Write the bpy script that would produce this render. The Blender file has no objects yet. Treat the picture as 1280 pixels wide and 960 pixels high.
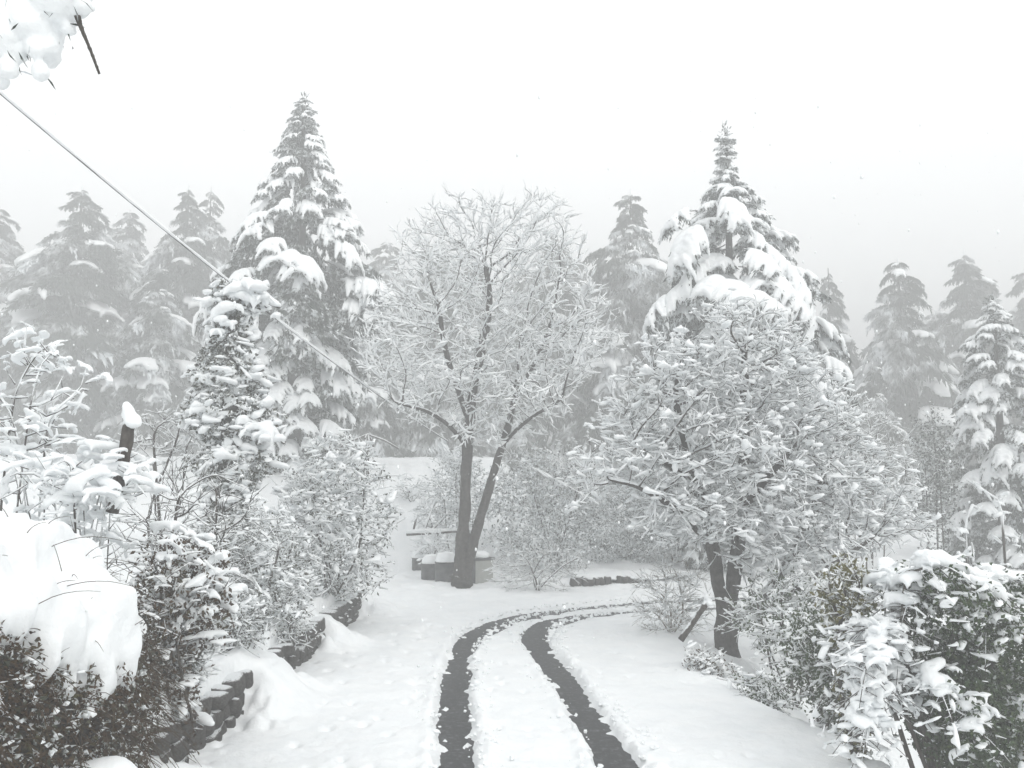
import bpy, math, random, time
import numpy as np
from mathutils import Vector

T0 = time.time()
rng = np.random.default_rng(11)
random.seed(11)
scene = bpy.context.scene
col = scene.collection

# ------------------------------------------------------------------ camera
F = 1108.0                                   # focal length in photo pixels (1280 wide)
PITCH = math.atan(120 / F)
CAM = np.array([0.0, 0.0, 2.6])
cd = bpy.data.cameras.new("camera")
cd.sensor_width = 36.0
cd.lens = 36.0 * F / 1280.0
cd.clip_start = 0.05
cd.clip_end = 900
cam = bpy.data.objects.new("camera", cd)
cam.location = CAM
cam.rotation_euler = (math.pi / 2 + PITCH, 0, 0)
col.objects.link(cam)
scene.camera = cam

# ------------------------------------------------------------------ sky, sun, exposure
SUN_EL, SUN_AZ = math.radians(32), math.radians(140)   # soft sun behind cloud, behind the camera's right shoulder
w = bpy.data.worlds.new("World")
scene.world = w
w.use_nodes = True
nt = w.node_tree
nt.nodes.clear()
sky = nt.nodes.new("ShaderNodeTexSky")
sky.sky_type = 'NISHITA'
sky.sun_disc = False
sky.sun_elevation = SUN_EL
sky.sun_rotation = SUN_AZ
sky.air_density = 1.0
sky.dust_density = 6.0
hs = nt.nodes.new("ShaderNodeHueSaturation")
hs.inputs['Saturation'].default_value = 0.10
mixw = nt.nodes.new("ShaderNodeMix")
mixw.data_type = 'RGBA'
mixw.inputs[0].default_value = 0.80
mixw.inputs[7].default_value = (13.4, 13.6, 13.7, 1)    # even cloud deck
bg = nt.nodes.new("ShaderNodeBackground")
bg.inputs['Strength'].default_value = 0.10
wo = nt.nodes.new("ShaderNodeOutputWorld")
nt.links.new(sky.outputs[0], hs.inputs['Color'])
nt.links.new(hs.outputs[0], mixw.inputs[6])
nt.links.new(mixw.outputs[2], bg.inputs['Color'])
nt.links.new(bg.outputs[0], wo.inputs['Surface'])

sl = bpy.data.lights.new("sun", 'SUN')
sl.energy = 1.2
sl.angle = math.radians(32)
sl.color = (1.0, 0.97, 0.92)
sun = bpy.data.objects.new("sun", sl)
sun.rotation_euler = (math.pi / 2 - SUN_EL, 0, math.pi - SUN_AZ)
col.objects.link(sun)

vs = scene.view_settings
vs.view_transform = 'Standard'
vs.look = 'None'
vs.exposure = 0.42
vs.gamma = 1.0
cy = scene.cycles
cy.use_denoising = True
cy.max_bounces = 8
cy.diffuse_bounces = 6
cy.glossy_bounces = 2
cy.transmission_bounces = 2
cy.transparent_max_bounces = 4
cy.volume_bounces = 1

HAZE_DENSITY = 0.0185


# ------------------------------------------------------------------ helpers
def at(px, py, d):
    """World point seen at photo pixel (px, py) at ground distance d in front of the camera."""
    x = (px - 640) / F
    yc = (480 - py) / F
    Y = math.cos(PITCH) - yc * math.sin(PITCH)
    Z = math.sin(PITCH) + yc * math.cos(PITCH)
    t = d / Y
    return np.array([x * t, d, CAM[2] + Z * t])


def smooth(a, b, x):
    t = np.clip((x - a) / (b - a), 0, 1)
    return t * t * (3 - 2 * t)


def _hash(i, j, k, seed):
    n = (i * 374761393 + j * 668265263 + k * 2147483647 + seed * 1274126177) & 0xffffffff
    n = ((n ^ (n >> 13)) * 1274126177) & 0xffffffff
    n = (n ^ (n >> 16)) & 0xffffffff
    return n.astype(np.float64) / 4294967295.0


def vnoise(P, scale=1.0, seed=0):
    """Value noise in -1..1 for an (N,3) or (N,2) array."""
    P = np.asarray(P, float) * scale
    if P.shape[1] == 2:
        P = np.c_[P, np.zeros(len(P))]
    I = np.floor(P).astype(np.int64)
    f = P - I
    f = f * f * (3 - 2 * f)
    r = np.zeros(len(P))
    for a in (0, 1):
        wx = f[:, 0] if a else 1 - f[:, 0]
        for b in (0, 1):
            wy = f[:, 1] if b else 1 - f[:, 1]
            for c in (0, 1):
                wz = f[:, 2] if c else 1 - f[:, 2]
                r += wx * wy * wz * _hash(I[:, 0] + a, I[:, 1] + b, I[:, 2] + c, seed)
    return r * 2 - 1


def fbm(P, scale=1.0, seed=0, octv=3):
    r, a, t = 0, 1.0, 0
    for o in range(octv):
        r = r + a * vnoise(P, scale * 2 ** o, seed + o * 17)
        t += a
        a *= 0.5
    return r / t


def norm(v):
    return v / np.maximum(np.linalg.norm(v, axis=-1, keepdims=True), 1e-9)


class MB:
    """Collects vertices and faces and links them as ONE mesh object."""

    def __init__(self):
        self.v, self.f, self.n = [], [], 0

    def add(self, V, Fc, mat=0):
        V = np.asarray(V, float).reshape(-1, 3)
        Fc = np.asarray(Fc, np.int64)
        if len(V) == 0 or len(Fc) == 0:
            return
        self.v.append(V)
        self.f.append((Fc + self.n, mat))
        self.n += len(V)

    def arrays(self):
        return np.concatenate(self.v), self.f

    def mesh(self, name, mats, smooth_=True):
        me = bpy.data.meshes.new(name)
        if self.n:
            V = np.concatenate(self.v)
            loops = np.concatenate([f.ravel() for f, m in self.f])
            sizes = np.concatenate([np.full(len(f), f.shape[1]) for f, m in self.f])
            mi = np.concatenate([np.full(len(f), m) for f, m in self.f])
            me.vertices.add(len(V))
            me.vertices.foreach_set("co", V.astype(np.float32).ravel())
            me.loops.add(len(loops))
            me.loops.foreach_set("vertex_index", loops.astype(np.int32))
            me.polygons.add(len(sizes))
            st = np.concatenate([[0], np.cumsum(sizes)[:-1]])
            me.polygons.foreach_set("loop_start", st.astype(np.int32))
            me.polygons.foreach_set("loop_total", sizes.astype(np.int32))
            me.polygons.foreach_set("material_index", mi.astype(np.int32))
            me.polygons.foreach_set("use_smooth", np.full(len(sizes), bool(smooth_)))
        for m in (mats if isinstance(mats, (list, tuple)) else [mats]):
            me.materials.append(m)
        me.update(calc_edges=True)
        me.validate()
        return me

    def build(self, name, mats, parent=None, smooth_=True):
        return link(name, self.mesh(name, mats, smooth_), parent)


def link(name, data, parent=None, loc=None):
    o = bpy.data.objects.new(name, data)
    col.objects.link(o)
    if parent is not None:
        o.parent = parent
        if name in ("snow_cover", "snow_clumps", "foliage", "ivy", "twigs", "stems", "needles", "branches"):
            o["kind"] = "stuff"
    if loc is not None:
        o.location = loc
    return o


def tag(o, label, cat, group=None, kind=None):
    if label:
        o["label"] = label
    if cat:
        o["category"] = cat
    if group:
        o["group"] = group
    if kind:
        o["kind"] = kind
    return o


def thing(name, label, cat, loc=(0, 0, 0), group=None, rz=0.0):
    o = bpy.data.objects.new(name, None)
    o.empty_display_size = 0.2
    col.objects.link(o)
    o.location = loc
    o.rotation_euler = (0, 0, rz)
    return tag(o, label, cat, group)


def tubes(mb, P, R, sides=5, mat=0, flat=1.0):
    """Batch of tubes: P (B,N,3), R (B,N)."""
    B, N, _ = P.shape
    if B == 0:
        return
    T = np.gradient(P, axis=1)
    T = norm(T)
    md = norm(P[:, -1] - P[:, 0])
    ref = np.where(np.abs(md[:, 2:3]) > 0.93, np.array([[1.0, 0.1, 0]]), np.array([[0, 0, 1.0]]))
    ref = np.repeat(ref[:, None], N, 1)
    U = norm(np.cross(T, ref))
    W = norm(np.cross(U, T))
    a = np.arange(sides) * 2 * np.pi / sides + 0.3
    ring = (U[:, :, None] * np.cos(a)[None, None, :, None] + W[:, :, None] * (np.sin(a) * flat)[None, None, :, None])
    V = P[:, :, None] + ring * R[:, :, None, None]
    idx = np.arange(B * N * sides).reshape(B, N, sides)
    A = idx[:, :-1]
    C = idx[:, 1:]
    Q = np.stack([A, np.roll(A, -1, 2), np.roll(C, -1, 2), C], -1).reshape(-1, 4)
    mb.add(V.reshape(-1, 3), Q, mat)
    e = np.concatenate([idx[:, 0, ::-1], idx[:, -1]], 0)
    # n-gon caps
    mb.f.append((e + mb.n - B * N * sides, mat))


def icosphere(sub=1):
    t = (1 + 5 ** .5) / 2
    V = [(-1, t, 0), (1, t, 0), (-1, -t, 0), (1, -t, 0), (0, -1, t), (0, 1, t), (0, -1, -t), (0, 1, -t),
         (t, 0, -1), (t, 0, 1), (-t, 0, -1), (-t, 0, 1)]
    Fc = [(0, 11, 5), (0, 5, 1), (0, 1, 7), (0, 7, 10), (0, 10, 11), (1, 5, 9), (5, 11, 4), (11, 10, 2), (10, 7, 6),
          (7, 1, 8), (3, 9, 4), (3, 4, 2), (3, 2, 6), (3, 6, 8), (3, 8, 9), (4, 9, 5), (2, 4, 11), (6, 2, 10),
          (8, 6, 7), (9, 8, 1)]
    V = [np.array(v) / np.linalg.norm(v) for v in V]
    for _ in range(sub):
        c, G = {}, []

        def mid(a, b):
            k = (min(a, b), max(a, b))
            if k not in c:
                m = V[a] + V[b]
                V.append(m / np.linalg.norm(m))
                c[k] = len(V) - 1
            return c[k]
        for a, b, d in Fc:
            x, y, z = mid(a, b), mid(b, d), mid(d, a)
            G += [(a, x, z), (b, y, x), (d, z, y), (x, y, z)]
        Fc = G
    return np.array(V), np.array(Fc)


ICO1, ICO2 = icosphere(1), icosphere(2)
ICO0 = icosphere(0)


def blobs(mb, C, S, ico=ICO1, mat=0, rough=0.15):
    """Lumpy ellipsoids: C (B,3), S (B,3)."""
    C = np.asarray(C, float)
    S = np.asarray(S, float)
    if len(C) == 0:
        return
    V, Fc = ico
    B = len(C)
    ang = rng.uniform(0, 2 * np.pi, B)
    ca, sa = np.cos(ang), np.sin(ang)
    L = V[None] * S[:, None] * (1 + rough * rng.normal(0, 1, (B, len(V), 1)).clip(-2, 2))
    X = L[..., 0] * ca[:, None] - L[..., 1] * sa[:, None]
    Y = L[..., 0] * sa[:, None] + L[..., 1] * ca[:, None]
    P = np.stack([X, Y, L[..., 2]], -1) + C[:, None]
    Q = Fc[None] + (np.arange(B) * len(V))[:, None, None]
    mb.add(P.reshape(-1, 3), Q.reshape(-1, 3), mat)


def stamp(mb, variants, C, S, rz, mat=0, tilt=None):
    """Join transformed copies of pool meshes (V, F) into mb. C (B,3), S (B,) or (B,3), rz (B,)"""
    C = np.asarray(C, float)
    B = len(C)
    S = np.asarray(S, float)
    if S.ndim == 1:
        S = np.repeat(S[:, None], 3, 1)
    which = rng.integers(0, len(variants), B)
    for k, (V, Fc) in enumerate(variants):
        m = np.where(which == k)[0]
        if len(m) == 0:
            continue
        L = V[None] * S[m][:, None]
        ca, sa = np.cos(rz[m])[:, None], np.sin(rz[m])[:, None]
        if tilt is not None:
            ct, st_ = np.cos(tilt[m])[:, None], np.sin(tilt[m])[:, None]
            X = L[..., 0] * ct + L[..., 2] * st_
            Z = -L[..., 0] * st_ + L[..., 2] * ct
            L = np.stack([X, L[..., 1], Z], -1)
        P = np.stack([L[..., 0] * ca - L[..., 1] * sa, L[..., 0] * sa + L[..., 1] * ca, L[..., 2]], -1) + C[m][:, None]
        Q = Fc[None] + (np.arange(len(m)) * len(V))[:, None, None]
        mb.add(P.reshape(-1, 3), Q.reshape(-1, Fc.shape[1]), mat)


def leaves(mb, C, D, Lh, Wd, mat=0, simple=False):
    """Pointed leaves folded along the midrib: C base (B,3), D direction (B,3)."""
    B = len(C)
    if B == 0:
        return
    D = norm(D)
    side = norm(np.cross(D, rng.normal(0, 1, (B, 3))))
    nrm = np.cross(side, D)
    Lh = np.broadcast_to(Lh, (B,))[:, None]
    Wd = np.broadcast_to(Wd, (B,))[:, None]
    tip = C + D * Lh - nrm * Lh * .15
    m = C + D * Lh * .45
    a = m + side * Wd * .5 + nrm * Wd * .2
    b = m - side * Wd * .5 + nrm * Wd * .2
    if simple:
        mb.add(np.stack([C, a, tip, b], 1).reshape(-1, 3), (np.arange(B) * 4)[:, None] + np.array([[0, 1, 2, 3]]), mat)
        return
    V = np.stack([C, a, tip, b, m], 1).reshape(-1, 3)
    o = (np.arange(B) * 5)[:, None]
    Fc = np.concatenate([o + np.array([[0, 1, 4]]), o + np.array([[1, 2, 4]]), o + np.array([[2, 3, 4]]), o + np.array([[3, 0, 4]])])
    mb.add(V, Fc, mat)


def remesh(mb, voxel, it=3, fac=0.5):
    """Union of overlapping closed shapes into one smooth skin; returns (V, quads)."""
    me = mb.mesh("tmp", [], False)
    o = bpy.data.objects.new("tmp", me)
    col.objects.link(o)
    r = o.modifiers.new("r", 'REMESH')
    r.mode = 'VOXEL'
    r.voxel_size = voxel
    if it:
        s = o.modifiers.new("s", 'SMOOTH')
        s.factor = fac
        s.iterations = it
    dg = bpy.context.evaluated_depsgraph_get()
    ev = o.evaluated_get(dg)
    m = ev.to_mesh()
    V = np.empty(len(m.vertices) * 3, np.float32)
    m.vertices.foreach_get("co", V)
    n = len(m.polygons)
    L = np.empty(len(m.loops), np.int32)
    m.loops.foreach_get("vertex_index", L)
    tot = np.empty(n, np.int32)
    m.polygons.foreach_get("loop_total", tot)
    st = np.empty(n, np.int32)
    m.polygons.foreach_get("loop_start", st)
    q = st[tot == 4]
    Fc = np.stack([L[q], L[q + 1], L[q + 2], L[q + 3]], 1)
    ev.to_mesh_clear()
    bpy.data.objects.remove(o)
    bpy.data.meshes.remove(me)
    return V.reshape(-1, 3).astype(float), Fc


# ------------------------------------------------------------------ materials
def mat_base(name):
    m = bpy.data.materials.new(name)
    m.use_nodes = True
    n = m.node_tree
    b = n.nodes["Principled BSDF"]
    return m, n, b


def coord(n, kind='Object'):
    tc = n.nodes.new("ShaderNodeTexCoord")
    return tc.outputs[kind]


def noise_node(n, co, scale, detail=4, rough=.6):
    x = n.nodes.new("ShaderNodeTexNoise")
    x.inputs['Scale'].default_value = scale
    x.inputs['Detail'].default_value = detail
    x.inputs['Roughness'].default_value = rough
    n.links.new(co, x.inputs['Vector'])
    return x.outputs[0]


def ramp(n, fac, stops):
    r = n.nodes.new("ShaderNodeValToRGB")
    el = r.color_ramp.elements
    el[0].position, el[0].color = stops[0][0], (*stops[0][1], 1)
    el[1].position, el[1].color = stops[-1][0], (*stops[-1][1], 1)
    for p, c in stops[1:-1]:
        e = el.new(p)
        e.color = (*c, 1)
    n.links.new(fac, r.inputs[0])
    return r.outputs[0]


def bump(n, b, h, strength, dist=0.02):
    x = n.nodes.new("ShaderNodeBump")
    x.inputs['Strength'].default_value = strength
    x.inputs['Distance'].default_value = dist
    n.links.new(h, x.inputs['Height'])
    n.links.new(x.outputs[0], b.inputs['Normal'])


def make_snow(name, bs=14, strength=.5, dist=.03):
    m, n, b = mat_base(name)
    co = coord(n)
    c = ramp(n, noise_node(n, co, 3.0), [(0.3, (.84, .865, .88)), (0.7, (.90, .915, .92))])
    n.links.new(c, b.inputs['Base Color'])
    b.inputs['Roughness'].default_value = .75
    b.inputs['Specular IOR Level'].default_value = .25
    bump(n, b, noise_node(n, co, bs, 6, .65), strength, dist)
    return m


def make_mix(name, c0, c1, c2, scale, rough=.85, bs=30, bst=.6, frost=0.0, fscale=9, up=0.0):
    """Three-tone noise colour; frost = share covered by rime, up = snow caught on upward faces."""
    m, n, b = mat_base(name)
    co = coord(n)
    out = ramp(n, noise_node(n, co, scale), [(.3, c0), (.5, c1), (.72, c2)])
    if frost > 0:
        f = noise_node(n, co, fscale, 3, .7)
        mr = n.nodes.new("ShaderNodeMapRange")
        mr.inputs[1].default_value = .62 - frost * .35
        mr.inputs[2].default_value = .74 - frost * .35
        n.links.new(f, mr.inputs[0])
        mx = n.nodes.new("ShaderNodeMix")
        mx.data_type = 'RGBA'
        n.links.new(mr.outputs[0], mx.inputs[0])
        n.links.new(out, mx.inputs[6])
        mx.inputs[7].default_value = (.8, .83, .85, 1)
        out = mx.outputs[2]
    if up > 0:
        g = n.nodes.new("ShaderNodeNewGeometry")
        sp = n.nodes.new("ShaderNodeSeparateXYZ")
        n.links.new(g.outputs['Normal'], sp.inputs[0])
        ad = n.nodes.new("ShaderNodeMath")
        ad.operation = 'MULTIPLY_ADD'
        n.links.new(noise_node(n, co, 12, 3), ad.inputs[0])
        ad.inputs[1].default_value = .8
        n.links.new(sp.outputs[2], ad.inputs[2])
        mr = n.nodes.new("ShaderNodeMapRange")
        mr.inputs[1].default_value = 1.25 - up
        mr.inputs[2].default_value = 1.4 - up
        n.links.new(ad.outputs[0], mr.inputs[0])
        mx = n.nodes.new("ShaderNodeMix")
        mx.data_type = 'RGBA'
        n.links.new(mr.outputs[0], mx.inputs[0])
        n.links.new(out, mx.inputs[6])
        mx.inputs[7].default_value = (.85, .875, .89, 1)
        out = mx.outputs[2]
    n.links.new(out, b.inputs['Base Color'])
    b.inputs['Roughness'].default_value = rough
    b.inputs['Specular IOR Level'].default_value = .2
    if bst:
        bump(n, b, noise_node(n, co, bs, 5, .7), bst, .02)
    return m


M_SNOW = make_snow("snow")
M_SNOWG = make_snow("snow_ground", 9, .55, .04)
M_BARK = make_mix("bark", (.03, .028, .025), (.055, .05, .045), (.09, .085, .078), 14, bs=40, bst=1.0, up=.35)
M_TWIG = make_mix("twig_bark", (.035, .03, .026), (.06, .052, .045), (.10, .09, .08), 10, bst=0, up=.55)
M_NEEDLE = make_mix("needles", (.020, .028, .022), (.032, .043, .034), (.05, .06, .048), 5, bst=0, frost=.38, fscale=7)
M_FROST = make_mix("frosted_leaf", (.03, .037, .032), (.05, .06, .05), (.08, .085, .075), 5, bst=0, frost=.62, fscale=6)
M_LEAF = make_mix("evergreen_leaf", (.016, .036, .012), (.033, .062, .020), (.065, .085, .03), 6, .5, bst=0, frost=.10, fscale=11)
M_IVY = make_mix("ivy_leaf", (.022, .028, .016), (.045, .05, .03), (.08, .07, .045), 6, .55, bst=0, frost=.45, fscale=9)
M_DRY = make_mix("dry_undergrowth", (.020, .013, .008), (.065, .038, .018), (.055, .055, .022), 7, .9, bst=0, frost=.06, fscale=10)
M_YELLOW = make_mix("yellowing_leaf", (.07, .075, .02), (.12, .11, .03), (.16, .14, .05), 6, .6, bst=0, frost=.3, fscale=12)
M_STRAW = make_mix("straw_twigs", (.10, .08, .055), (.16, .13, .09), (.24, .2, .15), 8, .9, bst=0, frost=.5, fscale=8)
M_SOIL = make_mix("dark_soil", (.012, .01, .008), (.025, .02, .015), (.045, .036, .026), 5, .95, bs=12, bst=1.0)
M_STONE = make_mix("stone", (.035, .033, .03), (.07, .066, .062), (.13, .125, .12), 6, .9, bs=22, bst=.8, up=.1)
M_WOOD = make_mix("weathered_wood", (.03, .025, .022), (.06, .052, .045), (.10, .09, .08), 18, .9, bs=40, bst=.7, up=.45)
M_DRUM = make_mix("galvanised_metal", (.05, .053, .055), (.08, .083, .086), (.12, .12, .12), 5, .6, bs=20, bst=.2)
M_PALE = make_mix("pale_bin_front", (.28, .29, .27), (.33, .34, .32), (.38, .38, .36), 5, .6, bs=20, bst=.2)
M_CABLE = make_mix("cable_rubber", (.02, .02, .02), (.03, .03, .03), (.05, .05, .05), 5, .6, bst=0)


def make_asphalt():
    m, n, b = mat_base("wet_asphalt")
    co = coord(n)
    c = ramp(n, noise_node(n, co, 45, 6, .75), [(.3, (.016, .017, .018)), (.6, (.04, .041, .043)), (.8, (.11, .11, .11))])
    f = noise_node(n, co, 11, 8, .85)
    mr = n.nodes.new("ShaderNodeMapRange")
    mr.inputs[1].default_value = .52
    mr.inputs[2].default_value = .80
    mr.inputs[4].default_value = .75
    n.links.new(f, mr.inputs[0])
    mx = n.nodes.new("ShaderNodeMix")
    mx.data_type = 'RGBA'
    n.links.new(mr.outputs[0], mx.inputs[0])
    n.links.new(c, mx.inputs[6])
    mx.inputs[7].default_value = (.42, .44, .45, 1)     # thin slush
    n.links.new(mx.outputs[2], b.inputs['Base Color'])
    b.inputs['Roughness'].default_value = .5
    b.inputs['Specular IOR Level'].default_value = .22
    bump(n, b, noise_node(n, co, 90, 6, .8), .5, .006)
    return m


M_ASPHALT = make_asphalt()

# ------------------------------------------------------------------ ground: one snow sheet with wheel ruts, asphalt below it
TL = np.array([(-.30, 3), (-.42, 6), (-0.51, 8.38), (-0.63, 10.0), (-0.72, 11.94), (-0.74, 13.84), (-0.58, 15.23), (-0.12, 16.66), (0.62, 17.63),
               (1.63, 18.45), (2.85, 19.1), (4.6, 19.7), (7, 20.2), (11, 20.4), (18, 20)])
TR = np.array([(1.25, 3), (1.08, 6), (0.96, 8.38), (0.83, 10.0), (0.64, 11.94), (0.42, 14.0), (0.40, 15.2), (0.68, 16.4), (1.25, 17.15),
               (2.0, 17.65), (2.9, 17.98), (4.8, 18.4), (7, 18.75), (11, 18.9), (18, 18.6)])


def catmull(P, per=12):
    P = np.asarray(P, float)
    Q = np.vstack([2 * P[0] - P[1], P, 2 * P[-1] - P[-2]])
    out = []
    for i in range(1, len(Q) - 2):
        p0, p1, p2, p3 = Q[i - 1], Q[i], Q[i + 1], Q[i + 2]
        for t in np.linspace(0, 1, per, endpoint=False):
            out.append(.5 * (2 * p1 + (p2 - p0) * t + (2 * p0 - 5 * p1 + 4 * p2 - p3) * t * t + (3 * p1 - p0 - 3 * p2 + p3) * t ** 3))
    out.append(P[-1])
    return np.array(out)


TLs, TRs = catmull(TL, 8), catmull(TR, 8)
CEN = (TLs + TRs) / 2


def poly_dist(P, L):
    """distance and signed side offset (right positive) of points P (N,2) to polyline L, chunked"""
    D = np.full(len(P), 1e9)
    S = np.zeros(len(P))
    for i in range(len(L) - 1):
        a, b = L[i], L[i + 1]
        ab = b - a
        t = np.clip(((P - a) @ ab) / (ab @ ab), 0, 1)
        r = P - a - t[:, None] * ab
        d = np.hypot(r[:, 0], r[:, 1])
        m = d < D
        D[m] = d[m]
        S[m] = (np.where(r[:, 0] * ab[1] - r[:, 1] * ab[0] > 0, d, -d))[m]
    return D, S


def ground_base(P):
    """Large shape of the land (no ruts)."""
    x, y = P[:, 0], P[:, 1]
    D, q = poly_dist(P, CEN[::3])
    z = np.zeros(len(P))
    n1 = fbm(P, .22, 3)
    n2 = fbm(P, .9, 5)
    # right of the road: the land falls away
    wr = 2.32 + .72 * smooth(12.5, 8, y) + .12 * n2
    dr = np.clip(q - wr, 0, None)
    drop = -(1.1 + .9 * smooth(12, 9.5, y)) * smooth(0, 2.6 - 1.3 * smooth(12, 9.5, y), dr) - .33 * np.clip(dr - 1.0, 0, 14) - .06 * np.clip(dr - 15, 0, 40)
    drop *= 1 - .68 * np.exp(-((y - 14.6) / 2.2) ** 2) * smooth(3.6, 1.2, dr)
    drop *= np.where(y < 3, smooth(-6, 3, y), 1)
    z += drop * np.where(q > 0, 1, 0)
    # left: low bank above the retaining wall, open yard beyond y=17.5
    f_wall = smooth(18.4, 17.0, y)
    lx = -x - 3.0 - .06 * n2
    bank = .50 * smooth(0, .06, lx) + .55 * smooth(.2, 2.2, lx) + .20 * np.clip(lx - 1.5, 0, 9)
    z += bank * f_wall * np.where(q < 0, 1, 0)
    lx2 = -x - 4.6 - .4 * n1
    z += (1 - f_wall) * np.where(q < 0, 1, 0) * (.8 * smooth(0, 2.5, lx2) + .2 * np.clip(lx2 - 1.5, 0, 9)) * smooth(30, 24, y)
    # beyond the bend: land climbs to a terrace
    far = np.where(q < 0, smooth(2.2, 5, -q), 0) * smooth(20.2, 22, y)
    leftness = smooth(2.5, -1.0, x)
    yy = y + .35 * n1
    rise = .03 * smooth(21.5, 24, yy) + np.clip(yy - 24.6, 0, 5.6) * .535
    rise = np.where(yy > 30.2, 3.0 + .05 * np.clip(yy - 30.2, 0, 60), rise)
    z += far * (.10 + .9 * leftness) * rise
    # rolling hillside far out
    r = np.hypot(x, y)
    z += smooth(32, 100, r) * (2.5 * n1 + 5 * smooth(-10, -80, x))
    return z, D, q


def ground_z(x, y):
    P = np.array([[x, y]], float) if np.isscalar(x) else np.c_[x, y]
    z = ground_base(P)[0] + .09
    return float(z[0]) if np.isscalar(x) else z


def build_ground():
    th_in = np.radians(np.linspace(-33, 33, 381))
    th_out = np.radians(np.linspace(33, 327, 71)[1:-1])
    th = np.concatenate([th_in, th_out])
    r = np.concatenate([np.array([.25, 1.5, 3, 4.5]), np.exp(np.linspace(math.log(5.5), math.log(24), 320)),
                        np.exp(np.linspace(math.log(24), math.log(185), 70)[1:])])
    TH, RR = np.meshgrid(th, r)
    X = (RR * np.sin(TH)).ravel()
    Y = (RR * np.cos(TH)).ravel()
    P = np.c_[X, Y]
    z, D, q = ground_base(P)
    n_hi = fbm(P, 3.5, 21)
    n_mid = fbm(P, 1.1, 22)
    n_fine = fbm(P, 14, 23)
    onroad = smooth(3.4, 2.6, np.abs(q))
    nearf = smooth(22, 14, np.hypot(X, Y))
    farbend = smooth(13.2, 16.5, Y) * smooth(1.6, .7, np.abs(q))
    lay = .09 - .045 * farbend + .040 * n_mid + .022 * n_hi + .010 * n_fine * nearf
    # old soft wheel marks and foot prints in the left lane and right verge
    cell = np.floor(P / .33)
    hx = _hash(cell[:, 0].astype(np.int64), cell[:, 1].astype(np.int64), np.zeros(len(P), np.int64), 7)
    hy = _hash(cell[:, 0].astype(np.int64), cell[:, 1].astype(np.int64), np.ones(len(P), np.int64), 8)
    hz = _hash(cell[:, 0].astype(np.int64), cell[:, 1].astype(np.int64), np.full(len(P), 2, np.int64), 9)
    c = (cell + .25 + .5 * np.c_[hx, hy]) * .33
    dd = np.hypot((P[:, 0] - c[:, 0]) * 1.2, (P[:, 1] - c[:, 1]) * .75)
    pit = np.exp(-(dd / .055) ** 2) * (hz > .62) * (vnoise(P, .5, 31) > -.35)
    lay -= .07 * pit * np.where(q < 0, 1, .6)
    # ruts
    for L, hw, sd in ((TLs, .155, 41), (TRs, .165, 42)):
        d, s = poly_dist(P, L)
        hwn = hw + .085 * farbend + .030 * fbm(P, 2.2, sd) + .022 * vnoise(P, 9, sd + 3) + .012 * vnoise(P, 24, sd + 5)
        k = smooth(hwn + .06, hwn - .025, d)
        # pushed-up ragged shoulders
        sh = np.exp(-((d - hwn - .11) / .075) ** 2) * (.028 + .05 * np.clip(vnoise(P, 6, sd + 9), 0, 1))
        slope = np.exp(-np.clip(d - hwn, 0, 9) / .16) * (.05 - .02 * farbend)
        sh = sh * (1 - .8 * farbend)
        k = k * (1 - .9 * smooth(.22, .5, fbm(P, 5.5, sd + 13)) * smooth(hwn - .17, hwn - .02, d))
        lay = (lay + sh - slope) * (1 - k) - .05 * k
    # wall face: some stretches of wall bare, others drifted over
    expo = np.zeros(len(P))
    for y0, y1 in ((7.7, 9.7), (11.3, 13.5), (14.3, 17.1)):
        expo = np.maximum(expo, smooth(y0 - .5, y0 + .3, Y + .35 * n_hi) * smooth(y1 + .5, y1 - .3, Y + .35 * n_hi))
    drift = (1 - expo) * smooth(18.4, 17.0, Y) * smooth(6.6, 8.0, Y)
    t = smooth(-2.05 + .3 * n_mid, -2.88, X) * (X > -3.4)
    step_ = .50 * smooth(0, .06, -X - 3.0 - .06 * fbm(P, .9, 5))
    lay += np.clip(drift * t * .50 - step_, 0, 1) * np.where(q < 0, 1, 0)
    lip = smooth(18.4, 17.0, Y) * np.exp(-((X + 3.12) / .14) ** 2) * .10
    lay += lip * np.where(q < 0, 1, 0)
    lay += (1 - onroad) * (.06 * n_mid + .05 * n_hi)
    Z = z + lay
    n_t, n_r = len(th), len(r)
    idx = np.arange(n_t * n_r).reshape(n_r, n_t)
    A, B_ = idx[:-1], idx[1:]
    Q = np.stack([A, np.roll(A, -1, 1), np.roll(B_, -1, 1), B_], -1).reshape(-1, 4)[:, ::-1]
    mb = MB()
    mb.add(np.c_[X, Y, Z], Q)
    mb.f.append((idx[0][None, ::-1][:, ::-1], 0))
    o = mb.build("snow_ground", M_SNOWG)
    o["kind"] = "structure"
    # asphalt
    mb = MB()
    T = np.gradient(CEN, axis=0)
    Nn = norm(np.c_[T[:, 1], -T[:, 0]])
    offs = np.linspace(-1.8, 1.8, 13)
    V = (CEN[:, None] + Nn[:, None] * offs[None, :, None]).reshape(-1, 2)
    n = len(CEN)
    idx = np.arange(n * 13).reshape(n, 13)
    Q = np.stack([idx[:-1, :-1], idx[:-1, 1:], idx[1:, 1:], idx[1:, :-1]], -1).reshape(-1, 4)
    mb.add(np.c_[V, np.zeros(len(V))], Q)
    o = mb.build("road", M_ASPHALT)
    o["kind"] = "structure"


build_ground()
print("ground", time.time() - T0)


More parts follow.
